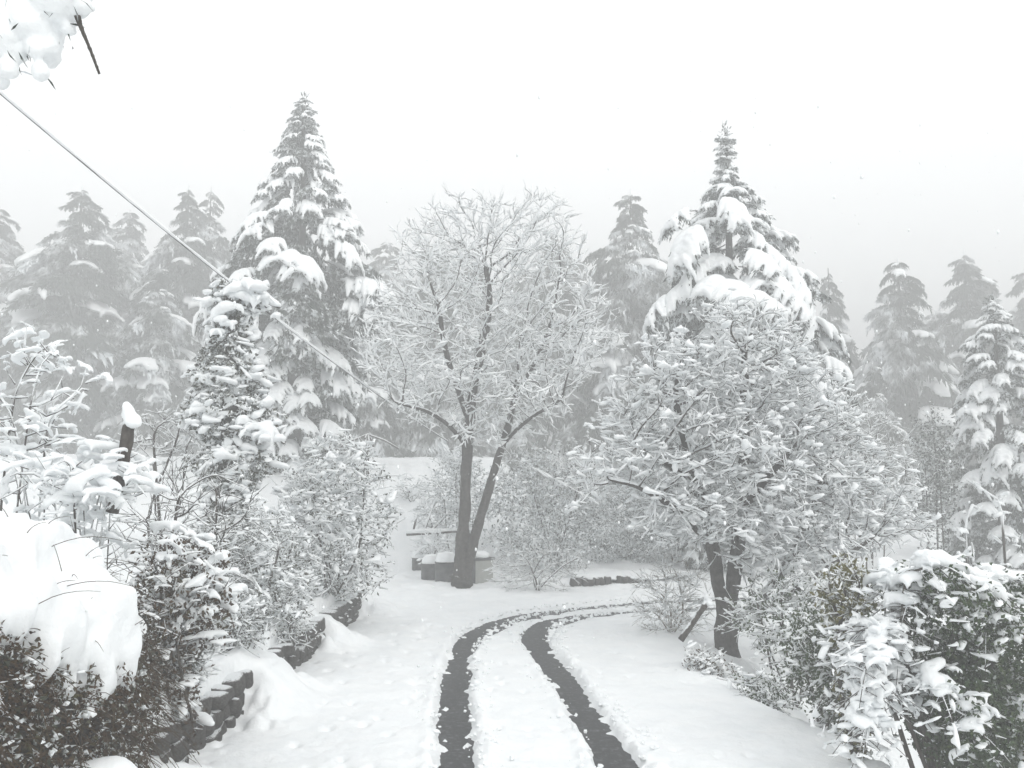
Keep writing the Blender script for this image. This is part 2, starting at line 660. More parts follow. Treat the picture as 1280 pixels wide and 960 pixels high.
# ------------------------------------------------------------------ pools of snow shapes
def capsule_chain(mb, P, R, ico=ICO1):
    """overlapping spheres along a polyline"""
    P = np.asarray(P, float)
    seg = np.linalg.norm(np.diff(P, axis=0), axis=1)
    s = np.concatenate([[0], np.cumsum(seg)])
    n = max(2, int(s[-1] / (np.min(R) * .7)) + 1)
    t = np.linspace(0, s[-1], n)
    C = np.stack([np.interp(t, s, P[:, i]) for i in range(3)], 1)
    r = np.interp(t, s, R)
    blobs(mb, C, np.stack([r, r, r * .9], 1), ico, rough=.06)


def make_bough(seed, droop, width, voxel):
    """A fan of drooping branchlets, unit length along +x. Returns snow (V,F) and needle arrays."""
    g = np.random.default_rng(seed)
    sn = MB()
    nd_c, nd_d, nd_l = [], [], []

    def axis(t):
        return np.stack([t, 0 * t, .16 * t - droop * t ** 2.3], -1)
    t = np.linspace(.12, 1, 9)
    capsule_chain(sn, axis(t) + [0, 0, .02], np.interp(t, [.12, .5, .85, 1], [.035, .085, .085, .05]))
    sub = []
    for k in range(6):
        tt = .25 + .68 * (k + g.uniform(-.2, .2)) / 5
        for sgn in (-1, 1):
            p0 = axis(np.array([tt]))[0]
            ln = width * (1.05 - .6 * tt) * g.uniform(.75, 1.15)
            a = math.radians(g.uniform(38, 62)) * sgn
            s = np.linspace(0, 1, 7)
            P = p0 + np.stack([np.cos(a) * ln * s, np.sin(a) * ln * s, .05 * s * ln - (.55 + .5 * droop) * ln * s ** 2.2], -1)
            r = np.interp(s, [0, .4, .8, 1], [.05, .075, .06, .035]) * g.uniform(.85, 1.2)
            capsule_chain(sn, P + [0, 0, .02], r)
            sub.append(P)
            for q in range(2):                                          # fingers of snow hanging at the rim
                pp = P[int(g.integers(3, 7))] + g.normal(0, .02, 3)
                dn = g.uniform(.07, .17)
                dv = np.array([math.cos(a) * .35, math.sin(a) * .35, -1]) * dn
                capsule_chain(sn, [pp, pp + dv * .5, pp + dv], [.045, .035, .02])
    for q in range(4):
        pp = axis(np.array([g.uniform(.75, 1.0)]))[0] + [0, g.normal(0, .04), 0]
        dv = np.array([.4, g.normal(0, .3), -1]) * g.uniform(.08, .18)
        capsule_chain(sn, [pp, pp + dv * .5, pp + dv], [.05, .035, .02])
    V, Fc = remesh(sn, voxel, 2)
    V = V + (fbm(V, 9, seed)[:, None] * np.array([.012, .012, .02]))
    nm = MB()
    for P in sub + [axis(np.linspace(.2, 1, 12))]:
        n = 26 if len(P) == 7 else 60
        i = g.uniform(0, len(P) - 1.001, n)
        k = i.astype(int)
        f = (i - k)[:, None]
        C = P[k] * (1 - f) + P[k + 1] * f + g.normal(0, .018, (n, 3)) - [0, 0, .01]
        ax = norm(P[-1] - P[0])
        D = ax * .7 + g.normal(0, .4, (n, 3)) + np.array([.2, 0, -.85])
        nd_c.append(C)
        nd_d.append(D)
        nd_l.append(g.uniform(.08, .24, n))
    nd_c, nd_d, nd_l = np.concatenate(nd_c), np.concatenate(nd_d), np.concatenate(nd_l)
    leaves(nm, nd_c, nd_d, nd_l, nd_l * .22 + .008, 0, True)
    tubes(nm, np.array([axis(np.linspace(0, .95, 6)) - [0, 0, .02]]), np.array([np.linspace(.022, .006, 6)]), 4, 1)
    return (V, Fc), nm


BOUGH = [make_bough(100 + k, d, wd, .026) for k, (d, wd) in enumerate([(.30, .55), (.45, .6), (.6, .5), (.38, .7), (.52, .62), (.7, .55)])]
BOUGH_ME = []
for (V, Fc), nm in BOUGH:
    s = MB()
    s.add(V, Fc)
    BOUGH_ME.append((s.mesh("snow_load", M_SNOW), nm.mesh("bough", [M_NEEDLE, M_BARK], False)))
BOUGH_LO = [make_bough(200 + k, d, wd, .06) for k, (d, wd) in enumerate([(.35, .55), (.5, .65), (.65, .55)])]


def make_clump(seed, n=7, fingers=4, voxel=.09, flat=.55):
    """A settled lump of snow about one unit across with soft drips at the rim."""
    g = np.random.default_rng(seed)
    sn = MB()
    for k in range(n):
        a, rr = g.uniform(0, 6.28), .30 * math.sqrt(g.uniform(0, 1))
        s = g.uniform(.14, .26)
        blobs(sn, [[rr * 1.3 * math.cos(a), rr * math.sin(a), g.uniform(0, .1)]], [[s, s, s * flat * 1.3]], ICO1, rough=.05)
    for k in range(fingers):
        a, rr = g.uniform(0, 6.28), g.uniform(.2, .4)
        p = np.array([rr * 1.3 * math.cos(a), rr * math.sin(a), 0])
        e = p * 1.35 + [0, 0, -g.uniform(.12, .35)]
        capsule_chain(sn, [p, (p + e) / 2 + [0, 0, .05], e], [.11, .10, .06])
    V, Fc = remesh(sn, voxel, 1)
    return V, Fc


CLUMP = [make_clump(300 + k, voxel=.10) for k in range(8)]
CLUMP_LO = [make_clump(330 + k, n=5, fingers=3, voxel=.20) for k in range(8)]
CLUMP_XS = [make_clump(360 + k, n=5, fingers=3, voxel=.27, flat=.7) for k in range(8)]
print("pools", time.time() - T0, [len(c[1]) for c in CLUMP], [len(c[1]) for c in CLUMP_LO], [len(b[0][1]) for b in BOUGH], [len(b[0][1]) for b in BOUGH_LO])


# ------------------------------------------------------------------ branching by space colonisation
def colonize(A, pts, par, step, infl, kill, iters=220, trop=(0, 0, .12), jit=.2, maxch=3, seed=0):
    g = np.random.default_rng(seed)
    A = np.asarray(A, float)
    cap = 30000
    N = np.zeros((cap, 3))
    n = len(pts)
    N[:n] = pts
    par = list(par)
    nch = np.zeros(cap, int)
    last = np.full((cap, 3), 1e9)
    for i, p in enumerate(par):
        if p >= 0:
            nch[p] += 1
            last[p] = N[i]
    near = np.zeros(len(A), int)
    dist = np.full(len(A), 1e9)
    for s in range(0, n, 64):
        d = np.linalg.norm(A[:, None] - N[None, s:min(n, s + 64)], axis=2)
        k = d.argmin(1)
        dm = d[np.arange(len(A)), k]
        b = dm < dist
        dist[b] = dm[b]
        near[b] = k[b] + s
    alive = dist > kill
    trop = np.array(trop)
    for it in range(iters):
        act = np.where(alive & (dist < infl))[0]
        if len(act) == 0:
            if not alive.any() or infl > 50:
                break
            infl *= 1.4
            continue
        idx = near[act]
        dv = (A[act] - N[idx]) / dist[act][:, None]
        acc = np.zeros((n, 3))
        np.add.at(acc, idx, dv)
        tch = np.unique(idx)
        tch = tch[nch[tch] < maxch]
        if len(tch) == 0:
            break
        d = norm(norm(acc[tch]) + trop + g.normal(0, jit, (len(tch), 3)))
        new = N[tch] + d * step
        ok = np.linalg.norm(new - last[tch], axis=1) > step * .35
        tch, new = tch[ok], new[ok]
        if len(tch) == 0:
            break
        m = len(new)
        if n + m > cap:
            break
        N[n:n + m] = new
        par += list(tch)
        nch[tch] += 1
        last[tch] = new
        al = np.where(alive)[0]
        dd = np.linalg.norm(A[al][:, None] - new[None], axis=2)
        k = dd.argmin(1)
        dm = dd[np.arange(len(al)), k]
        b = dm < dist[al]
        dist[al[b]] = dm[b]
        near[al[b]] = k[b] + n
        alive &= dist > kill
        n += m
    return N[:n], np.array(par)


def radii(par, tip, base, p=2.4):
    n = len(par)
    acc = np.zeros(n)
    has = np.zeros(n, bool)
    has[par[par >= 0]] = True
    acc[~has] = 1.0
    for i in range(n - 1, 0, -1):
        if par[i] >= 0:
            acc[par[i]] += acc[i]
    r = acc ** (1 / p)
    r = tip + (r - 1) / max(r.max() - 1, 1e-6) * (base - tip)
    return r


def chains(N, par, R):
    n = len(par)
    main = np.full(n, -1)
    best = np.zeros(n)
    for i in range(n):
        p = par[i]
        if p >= 0 and R[i] > best[p]:
            best[p] = R[i]
            main[p] = i
    out = []
    for i in range(n):
        p = par[i]
        if p < 0 or main[p] != i:
            ids = [p] if p >= 0 else []
            k = i
            while k >= 0:
                ids.append(k)
                k = main[k]
            if len(ids) >= 2:
                pts = N[ids].copy()
                r = R[ids].copy()
                if p >= 0:
                    r[0] = min(r[0], r[1] * 1.25)
                for _ in range(2):
                    if len(pts) > 2:
                        pts[1:-1] = .25 * pts[:-2] + .5 * pts[1:-1] + .25 * pts[2:]
                out.append((pts, r))
    return out


def resample(P, r, n):
    s = np.concatenate([[0], np.cumsum(np.linalg.norm(np.diff(P, axis=0), axis=1))])
    t = np.linspace(0, s[-1], n)
    return np.stack([np.interp(t, s, P[:, i]) for i in range(3)], 1), np.interp(t, s, r)


def bucket(chs):
    B = {}
    for P, r in chs:
        n = len(P)
        k = 3 if n <= 3 else 4 if n == 4 else 5 if n <= 5 else 8 if n <= 8 else 12 if n <= 14 else 22
        p, q = resample(P, r, k)
        B.setdefault(k, []).append((p, q))
    return {k: (np.array([a for a, b in v]), np.array([b for a, b in v])) for k, v in B.items()}


def bark_tubes(mb, chs, sides, mat=0):
    for k, (P, R) in bucket(chs).items():
        tubes(mb, P, R, sides, mat)


def snow_on(mb, chs, w0, k=.8, wmax=.2, gaps=.15, sides=5, lump=.35, vert=.25):
    """Snow lying along the top of branches."""
    for kk, (P, R) in bucket(chs).items():
        B, n, _ = P.shape
        T = norm(np.gradient(P, axis=1))
        h = np.hypot(T[..., 0], T[..., 1])
        amt = vert + (1 - vert) * h
        nz = vnoise(P.reshape(-1, 3), 5.0, 77).reshape(B, n)
        amt = amt * (1 + lump * 1.6 * nz)
        amt[rng.random((B, n)) < gaps * .5] *= .3
        S = np.clip(w0 + k * R, 0, wmax) * np.clip(amt, .05, 2)
        Pz = P + np.stack([0 * S, 0 * S, R * .45 * h + S * .45], -1)
        Rr = S * .8 + R * .35 * h
        Rr[:, 0] *= .5
        Rr[:, -1] *= .4
        Rr[:, -2] *= .8
        # run slightly past the tip
        Pz[:, -1] += T[:, -1] * Rr[:, -1:] * .6
        tubes(mb, Pz, np.maximum(Rr, .002), sides, 0, .85)


def twigs_from(N, par, R, thr, prob, ln, per, up=.25, r=.006, seed=5, out_c=None):
    g = np.random.default_rng(seed)
    res = []
    sel = np.where((R < thr) & (par >= 0))[0]
    for i in sel:
        for _ in range(per):
            if g.random() > prob:
                continue
            d = norm(N[i] - N[par[i]])
            if out_c is not None:
                d = d + .4 * norm(N[i] - out_c)
            d = norm(d + g.normal(0, .55, 3) + [0, 0, up])
            L = ln * g.uniform(.5, 1.3)
            s = np.linspace(0, 1, 4)[:, None]
            bend = g.normal(0, .32, 3) * L * 2 + np.array([0, 0, -.12 * L])
            P = N[i] + d * L * s + bend * L * s ** 2
            res.append((P, r * np.array([1, .85, .65, .35])))
    return res


def ell(c, rx, ry, rz, n, g):
    v = norm(g.normal(0, 1, (n, 3)))
    return np.asarray(c) + v * np.array([rx, ry, rz]) * (g.uniform(0, 1, (n, 1)) ** .42)


def px_ell(px, py, d, rpx, rpy, dep, n, g):
    s = d / F
    return ell(at(px, py, d), rpx * s, dep, rpy * s, n, g)


def cluster(E, n, r, seed):
    """keep only attractors near n scattered spray centres, so the crown has gaps"""
    g = np.random.default_rng(seed)
    C = E[g.choice(len(E), n, replace=False)]
    rr = r * g.uniform(.7, 1.4, n)
    d = np.linalg.norm((E[:, None] - C[None]) * np.array([1, 1, 1.5]), axis=2)
    return E[(d < rr[None]).any(1)]


def px_line(pts, d, dz=None):
    return np.array([at(x, y, (d if dz is None else d + dz[i])) for i, (x, y) in enumerate(pts)])


def seed_paths(paths, step):
    """join several polylines (first one from the ground, others may start on an earlier node) into node/parent lists"""
    N, par = [], []
    for P in paths:
        P = catmull(P, 6)
        L = np.linalg.norm(np.diff(P, axis=0), axis=1).sum()
        P, _ = resample(P, np.zeros(len(P)), max(3, int(L / step)))
        if not N:
            k0 = -1
            start = 0
        else:
            k0 = int(np.argmin(np.linalg.norm(np.array(N) - P[0], axis=1)))
            start = 1
        prev = k0
        for p in P[start:]:
            N.append(p)
            par.append(prev)
            prev = len(N) - 1
    return np.array(N), par


def local(chs, base):
    return [(P - base, r) for P, r in chs]


def bark_snow_tree(name, label, cat, base, N, par, tip, rbase, twig, snow, group=None, limb_thr=.05, sides=(9, 6, 3),
                   clump=None, bark=None, twigmat=None, seed=1, p=2.4, seed_r=None):
    bark = bark or M_BARK
    twigmat = twigmat or M_TWIG
    R = radii(par, tip, rbase, p)
    if seed_r is not None:
        R[:len(seed_r)] = np.maximum(R[:len(seed_r)], seed_r)
    ch = local(chains(N, par, R), base)
    tw = local(twigs_from(N, par, R, **twig), base) if twig else []
    root = thing(name, label, cat, base, group)
    big = [c for c in ch if c[1][:3].max() >= limb_thr]
    small = [c for c in ch if c[1][:3].max() < limb_thr]
    first = True
    for c in big:
        mb = MB()
        n = max(10, min(90, len(c[0]) * 3))
        P, r = resample(c[0], c[1], n)
        if first or np.linalg.norm(c[0][0][:2]) < .35 and abs(c[0][0][2]) < .5:
            s = np.linspace(0, 1, n)
            r = r * (1 + .35 * np.exp(-s * 16) + .5 * np.exp(-s * 60))
        wob = fbm(P, 2.5, seed)[:, None] * np.array([.03, .03, 0])
        tubes(mb, (P + wob * np.linspace(0, 1, n)[:, None])[None], (r * (1 + .12 * vnoise(P, 4, seed)))[None], sides[0])
        Vt = mb.v[-1]
        mb.v[-1] = Vt + (fbm(Vt * [1, 1, .3], 13, seed + 1)[:, None] * norm(Vt - P[np.clip((np.arange(len(Vt)) // sides[0]), 0, n - 1)])) * np.repeat(r, sides[0])[:, None] * .22
        mb.build("trunk" if first else "limb", bark, root)
        first = False
    mb = MB()
    bark_tubes(mb, [c for c in small if c[1].max() > tip * 3], sides[1])
    bark_tubes(mb, [c for c in small if c[1].max() <= tip * 3], sides[2])
    bark_tubes(mb, tw, sides[2])
    mb.build("crown", twigmat, root)
    mb = MB()
    snow_on(mb, ch, **snow)
    snow_on(mb, tw, **snow)
    if clump:
        cnt, smin, smax, pool, where = clump
        tips = np.array([c[0][-1] for c in (tw if where == 'tw' else small)] or [[0, 0, 0]])
        if where == 'tw':
            tips = np.concatenate([tips, np.array([c[0][2] for c in tw])])
        g = np.random.default_rng(seed + 3)
        k = g.choice(len(tips), min(cnt, len(tips)), replace=False)
        s = smin + (smax - smin) * g.random(len(k)) ** 2
        sc = np.stack([s * g.uniform(.9, 1.4, len(k)), s * g.uniform(.7, 1.1, len(k)), s * g.uniform(.65, 1.1, len(k))], 1)
        stamp(mb, pool, tips[k] + np.c_[0 * s, 0 * s, s * .05], sc, g.uniform(0, 6.28, len(k)), 0, g.normal(0, .35, len(k)))
    mb.build("snow_cover", M_SNOW, root)
    return root


# ---- bare broad tree with twin trunks in the middle
def centre_tree():
    g = np.random.default_rng(21)
    d = 21.2
    A = np.concatenate([
        px_ell(612, 400, d, 150, 165, 2.0, 3000, g),
        px_ell(550, 298, d, 80, 66, 1.5, 650, g),
        px_ell(676, 300, d, 66, 64, 1.5, 600, g),
        px_ell(505, 440, d - .3, 62, 90, 1.5, 650, g),
        px_ell(720, 435, d - .3, 60, 85, 1.5, 650, g),
        px_ell(600, 500, d - 1, 130, 62, 1.6, 750, g),
        px_ell(500, 520, d - .5, 55, 34, 1.0, 150, g)])
    A = cluster(A, 175, .6, 5)
    base = at(577, 738, d)
    base[2] = ground_z(base[0], base[1]) - .06
    N, par = seed_paths([
        np.vstack([base, px_line([(577, 690), (581, 640), (583, 580), (587, 530), (592, 480), (600, 430)], d)]),
        px_line([(580, 726), (593, 672), (608, 622), (622, 575), (636, 530), (646, 480), (652, 420)], d, [0, 0, .1, .2, .3, .3, .4]),
        px_line([(587, 530), (570, 480), (555, 430), (548, 380)], d, [0, -.2, -.4, -.5]),
        px_line([(592, 480), (607, 420), (612, 360), (600, 310)], d, [0, .4, .7, .9]),
        px_line([(640, 500), (670, 450), (690, 400)], d, [.3, .6, .8]),
        px_line([(628, 555), (665, 520), (705, 500)], d, [.2, -.2, -.5]),
        px_line([(584, 560), (560, 530), (525, 510), (490, 505)], d, [0, -.3, -.6, -.8]),
        px_line([(612, 606), (640, 575), (675, 590), (705, 605), (735, 622)], d, [.1, -.2, -.3, -.4, -.5])], .2)
    n_s = len(N)
    hh = N[:, 2] - base[2]
    sr = np.zeros(n_s)
    k2 = int(np.where(np.array(par) != np.arange(-1, n_s - 1))[0][0]) if (np.array(par) != np.arange(-1, n_s - 1)).any() else n_s
    sr[:k2] = np.interp(hh[:k2], [0, 3, 6.5], [.165, .115, .03])
    k3 = k2 + int(np.where(np.array(par[k2 + 1:]) != np.arange(k2, n_s - 1))[0][0]) + 1
    sr[k2:k3] = np.interp(hh[k2:k3], [0, 3, 6.5], [.125, .095, .03])
    N, par = colonize(A, N, par, .15, 1.5, .18, trop=(0, 0, .26), jit=.16, seed=3)
    print("centre nodes", len(N))
    c = at(612, 430, d)
    bark_snow_tree("bare_tree", "tall bare tree with two dark trunks, its twigs lined with snow, beside the bins", "tree",
                   base, N, par, .005, .155,
                   dict(thr=.016, prob=.75, ln=.24, per=2, up=.3, r=.005, out_c=c),
                   dict(w0=.029, k=.3, wmax=.06, gaps=.3, sides=4, lump=.45, vert=.42), limb_thr=.035, sides=(14, 5, 3), seed=21, p=2.0, seed_r=sr)


# ---- right tree heavy with snow
def right_tree():
    g = np.random.default_rng(31)
    d = 14.3
    A = np.concatenate([
        px_ell(925, 448, d, 98, 88, 1.3, 1000, g),
        px_ell(850, 500, d - .2, 95, 80, 1.2, 900, g),
        px_ell(990, 520, d, 85, 80, 1.3, 800, g),
        px_ell(790, 560, d - .3, 62, 52, 1.0, 260, g),
        px_ell(1050, 610, d, 88, 70, 1.2, 850, g),
        px_ell(930, 590, d - .5, 135, 80, 1.5, 1200, g),
        px_ell(1000, 680, d - .2, 110, 46, 1.2, 650, g),
        px_ell(1110, 660, d, 46, 36, .8, 300, g),
        px_ell(740, 600, d - .3, 40, 34, .6, 110, g),
        px_ell(860, 640, d - .5, 70, 44, 1.1, 420, g)])
    A = cluster(A, 260, .42, 6)
    base = at(910, 812, d)
    base[2] = ground_z(base[0], base[1]) - .38
    N, par = seed_paths([
        np.vstack([base, px_line([(906, 770), (897, 725), (888, 670), (872, 610), (855, 550), (842, 495)], d)]),
        px_line([(910, 775), (918, 720), (925, 650), (930, 580), (931, 500), (930, 430)], d, [0, .1, .1, .1, .1, .1]),
        px_line([(912, 790), (945, 755), (985, 705), (1010, 650), (1030, 590)], d, [0, .1, .2, .2, .3]),
        px_line([(930, 772), (980, 745), (1040, 705), (1090, 672)], d, [0, -.3, -.4, -.4]),
        px_line([(890, 680), (850, 640), (805, 612), (765, 602), (715, 632)], d, [0, -.5, -.8, -.8, -.8]),
        px_line([(872, 610), (835, 580), (795, 560)], d, [0, -.4, -.6]),
        px_line([(925, 640), (965, 590), (1000, 550)], d, [.1, -.3, -.4])], .15)
    N, par = colonize(A, N, par, .12, 1.2, .145, trop=(0, 0, .05), jit=.2, seed=4)
    print("right nodes", len(N))
    c = at(925, 620, d)
    bark_snow_tree("snow_laden_tree", "broad round tree packed with snow on short forked trunk at the right road edge", "tree",
                   base, N, par, .005, .18,
                   dict(thr=.02, prob=.85, ln=.22, per=2, up=.0, r=.005, out_c=c),
                   dict(w0=.021, k=.7, wmax=.085, gaps=.2, sides=3, lump=.5, vert=.45), limb_thr=.05, sides=(14, 5, 3),
                   clump=(4400, .09, .31, CLUMP_XS, 'tw'), seed=31, p=2.1)


centre_tree()
right_tree()
print("trees", time.time() - T0)


# ------------------------------------------------------------------ conifers
def prof(pts, h):
    return np.interp(h, [p[0] for p in pts], [p[1] for p in pts])


def put_bough(root, g, loc, az, L, tilt, snowy):
    k = int(g.integers(0, len(BOUGH_ME)))
    b = link("bough", BOUGH_ME[k][1], root, loc)
    b.rotation_euler = (g.normal(0, .12), tilt, az)
    b.scale = (L, L * g.uniform(.9, 1.3), L * g.uniform(.8, 1.15))
    if snowy:
        link("snow_load", BOUGH_ME[k][0], b)


def conifer(label, top_px, d, base_z, profile, nb, seed, group, name="conifer", lean=0.0, bare=.20, side=None, extra=()):
    """profile: (pixel y, radius in px)"""
    g = np.random.default_rng(seed)
    top = at(top_px[0], top_px[1], d)
    s = d / F
    H = top[2] - base_z
    base = np.array([top[0], d, base_z])
    root = thing(name, label, "tree", base, group)
    mb = MB()
    t = np.linspace(0, 1, 14)
    P = np.stack([.06 * np.sin(t * 7 + seed), .06 * np.cos(t * 5 + seed), t * H], 1)
    tubes(mb, P[None], (np.interp(t, [0, 1], [.018 * H + .08, .02]))[None], 8)
    mb.build("trunk", M_BARK, root)
    zs = [(at(top_px[0], y, d)[2] - base_z, r * s) for y, r in profile][::-1]
    zlo = max(zs[0][0], .4)
    # denser towards the narrow top, spaced by radius
    z = zlo
    items = []
    while z < H * .985:
        r = prof(zs, z)
        L0 = min(r, .50 + .29 * r)
        nper = max(4, int(nb * (.45 + .62 * r / max(L0, .3) * .5)))
        for q in range(nper):
            items.append((z + g.uniform(-.3, .3) * max(.25, L0 * .45), r, L0, False))
        for q in range(max(2, nper // 3)):
            items.append((z + g.uniform(-.3, .3), r * .85, max(L0, r * .7), True))
        z += max(.20, .36 * L0 + .05)
    for i, (z, r, L0, inner) in enumerate(items):
        a = i * 2.39996 + g.uniform(-.5, .5)
        k = 1.0
        if side is not None:
            k += side[0] * math.cos(a - side[1])
        L = max(L0 * g.uniform(.7, 1.25), .28)
        off = max(0.0, r * k * g.uniform(.86, 1.08) - L * .93)
        z = min(max(z, .3), H * .99)
        put_bough(root, g, (off * math.cos(a), off * math.sin(a), z - .16 * off), a, L,
                  .12 + .25 * g.random() - .40 * (z / H) ** 3, not inner and g.random() > bare)
    for (px, py, dy, az, L, tl) in extra:
        p = at(px, py, d + dy) - base
        put_bough(root, g, tuple(p), az, L, tl, True)
    # upright leader shoots
    mb = MB()
    C = np.c_[g.normal(0, .05, 60), g.normal(0, .05, 60), g.uniform(H - 1.0, H, 60)]
    D = np.c_[g.normal(0, .6, 60), g.normal(0, .6, 60), g.uniform(.2, 1.2, 60)]
    leaves(mb, C, D, g.uniform(.12, .3, 60), .06)
    mb.build("needles", M_NEEDLE, root, False)
    mb = MB()
    C = np.c_[g.normal(0, .07, 14), g.normal(0, .07, 14), g.uniform(H - .9, H - .05, 14)]
    stamp(mb, CLUMP_LO, C, g.uniform(.12, .26, 14), g.uniform(0, 6, 14))
    mb.build("snow_cover", M_SNOW, root)
    return root


conifer("tallest snow-hung conifer, left of the bare twin-trunk tree", (380, 120), 31, 3.2,
        [(122, 3), (150, 14), (185, 30), (230, 52), (290, 88), (345, 122), (395, 105), (450, 82), (520, 72), (600, 62)], 8, 41, None)
EX = [(918, 285, -1.2, -.35, 1.2, .45), (938, 300, -1.4, -.3, 1.3, .5), (958, 318, -1.5, -.3, 1.4, .55), (978, 338, -1.5, -.2, 1.4, .7), (994, 360, -1.4, -.2, 1.3, .9),
      (930, 310, -1.8, -.9, 1.2, .5), (950, 335, -1.9, -.8, 1.2, .6), (970, 352, -1.8, -.6, 1.3, .7),
      (890, 330, -1.6, 3.5, 1.3, .4), (868, 350, -1.7, 3.4, 1.3, .45), (846, 366, -1.6, 3.3, 1.2, .5), (905, 350, -2.2, -1.4, 1.4, .4), (925, 362, -2.3, -1.0, 1.5, .45),
      (900, 345, -2.0, -2.2, 1.3, .4), (880, 285, -1.4, -2.4, 1.5, .3), (900, 250, -1.0, -1.3, 1.3, .3), (870, 262, -.8, 3.6, 1.2, .3)]
conifer("snow-hung conifer with bare spindly leader rising behind the round snow-packed tree", (906, 158), 26, -2.5,
        [(160, 2), (195, 6), (222, 19), (260, 44), (300, 70), (350, 98), (400, 118), (470, 125), (600, 110), (700, 70)], 8, 52, None,
        side=(.14, 0), extra=EX)


def far_crown(seed, nl=17, lo=.05):
    """joined crown of a far conifer, unit height, radius about .22"""
    g = np.random.default_rng(seed)
    sn, nd = MB(), MB()
    z = lo
    i = 0
    while z < .985:
        r = .30 * (1 - z) ** .75 * (1 + .18 * math.sin(z * 23 + seed)) + .012
        for q in range(6):
            a = i * 2.4 + g.uniform(-.5, .5)
            i += 1
            L = r * g.uniform(.5, 1.2)
            k = int(g.integers(0, len(BOUGH_LO)))
            (V, Fc), nm = BOUGH_LO[k]
            ca, sa = math.cos(a), math.sin(a)
            M = np.array([[ca, -sa, 0], [sa, ca, 0], [0, 0, 1]])
            off = np.array([0, 0, z + g.uniform(-.01, .01)])
            if g.random() < .26:
                sn.add((V * [L, L, L * .8]) @ M.T + off, Fc)
            NV, NF = nm.arrays()
            for f_, m_ in NF[:1]:
                nd.add((NV[:f_.max() + 1] * [L, L, L * 1.15]) @ M.T + off, f_)
        z += .016 + r * .19
    t = np.linspace(0, 1, 8)
    tr = MB()
    tubes(tr, np.stack([0 * t, 0 * t, t], 1)[None], np.linspace(.016, .002, 8)[None], 6)
    return tr.mesh("trunk", M_BARK), nd.mesh("crown", M_NEEDLE, False), sn.mesh("snow_cover", M_SNOW)


FARS = [far_crown(60 + k) for k in range(2)]


def far_conifer(label, px, py, d, base_z, k, wide=1.0, group="misty conifers on the slope", rz=None):
    d *= 1.24
    wide *= 1.25
    top = at(px, py, d)
    H = top[2] - base_z
    k = k % len(FARS)
    if label is None:
        label = "barely visible grey conifer in the rear row of the misty forest"
        group = "rear row of conifers fading in mist"
    root = thing("conifer", label, "tree", (top[0], d, base_z), group, rng.uniform(0, 6.28) if rz is None else rz)
    for nm, me in zip(("trunk", "crown", "snow_cover"), FARS[k]):
        o = link(nm, me, root)
        o.scale = (H * wide, H * wide, H)
    return root


FAR_LIST = [
    ("misty conifer with broad tiers, second from the left frame edge", 103, 232, 42, 2, 0, 1.05),
    ("faint conifer just right of the broad tiered misty one, its tip above the snowy cable", 163, 262, 50, 3, 1, .8),
    ("pale misty conifer with snowy shelves, left one of the close pair beside the tallest conifer", 236, 232, 44, 3, 2, .8),
    ("pale misty conifer, right one of the close pair beside the tallest conifer", 264, 234, 47, 3, 0, .7),
    ("faint grey conifer cut by the left frame edge", 0, 258, 46, 2, 1, .9),
    ("dim grey conifer filling the mist behind the ivy-clad stump", 200, 330, 40, 2, 2, .9),
    ("dim low conifer in the mist between left frame edge and the broad tiered one", 48, 330, 44, 2, 1, .8),
    ("misty conifer with rounded top between the bare tree and the spindly-topped conifer", 788, 236, 40, 0, 2, .85),
    ("ghostly conifer showing through the left half of the bare twin-trunk tree", 545, 300, 40, 2, 0, .8),
    ("ghostly conifer showing through the right half of the bare twin-trunk tree", 690, 292, 42, 1, 1, .9),
    ("small faint conifer top just right of the spindly-topped conifer", 1035, 335, 44, -6, 0, .5),
    ("dim pointed conifer standing alone-topped at the misty gap on the right", 1122, 322, 40, -7, 1, .75),
    ("dim wide conifer right of the misty gap, tip faint against the sky", 1205, 312, 43, -7, 2, .9),
    ("faintest conifer at the right frame edge behind the snow-shelved one", 1282, 330, 46, -7, 0, .85),
    ("dim grey conifer deep behind the tallest conifer, filling its lower right side", 462, 380, 38, 3, 2, .75),
    ("grey conifer in mist low behind the round snow-packed tree", 850, 420, 36, -2, 1, .8),
    ("grey conifer in the mist at the foot of the misty gap on the right", 1090, 450, 36, -6, 2, .7),
]
g_far = np.random.default_rng(77)
for i in range(22):
    px_ = -40 + i * 64 + g_far.uniform(-18, 18)
    if 1040 < px_ < 1095:
        continue
    FAR_LIST.append((None, px_, g_far.uniform(285, 350) + (40 if px_ > 850 else 0), g_far.uniform(49, 54), 4 if px_ < 700 else -5, i, g_far.uniform(.9, 1.2)))
for a in FAR_LIST:
    far_conifer(*a)

conifer("grey conifer with big drooping snow shelves near the right frame edge", (1240, 372), 27, -5,
        [(374, 4), (400, 18), (440, 38), (490, 52), (560, 68), (640, 76), (760, 80)], 6, 71, "misty conifers on the slope", bare=.1)
print("conifers", time.time() - T0)


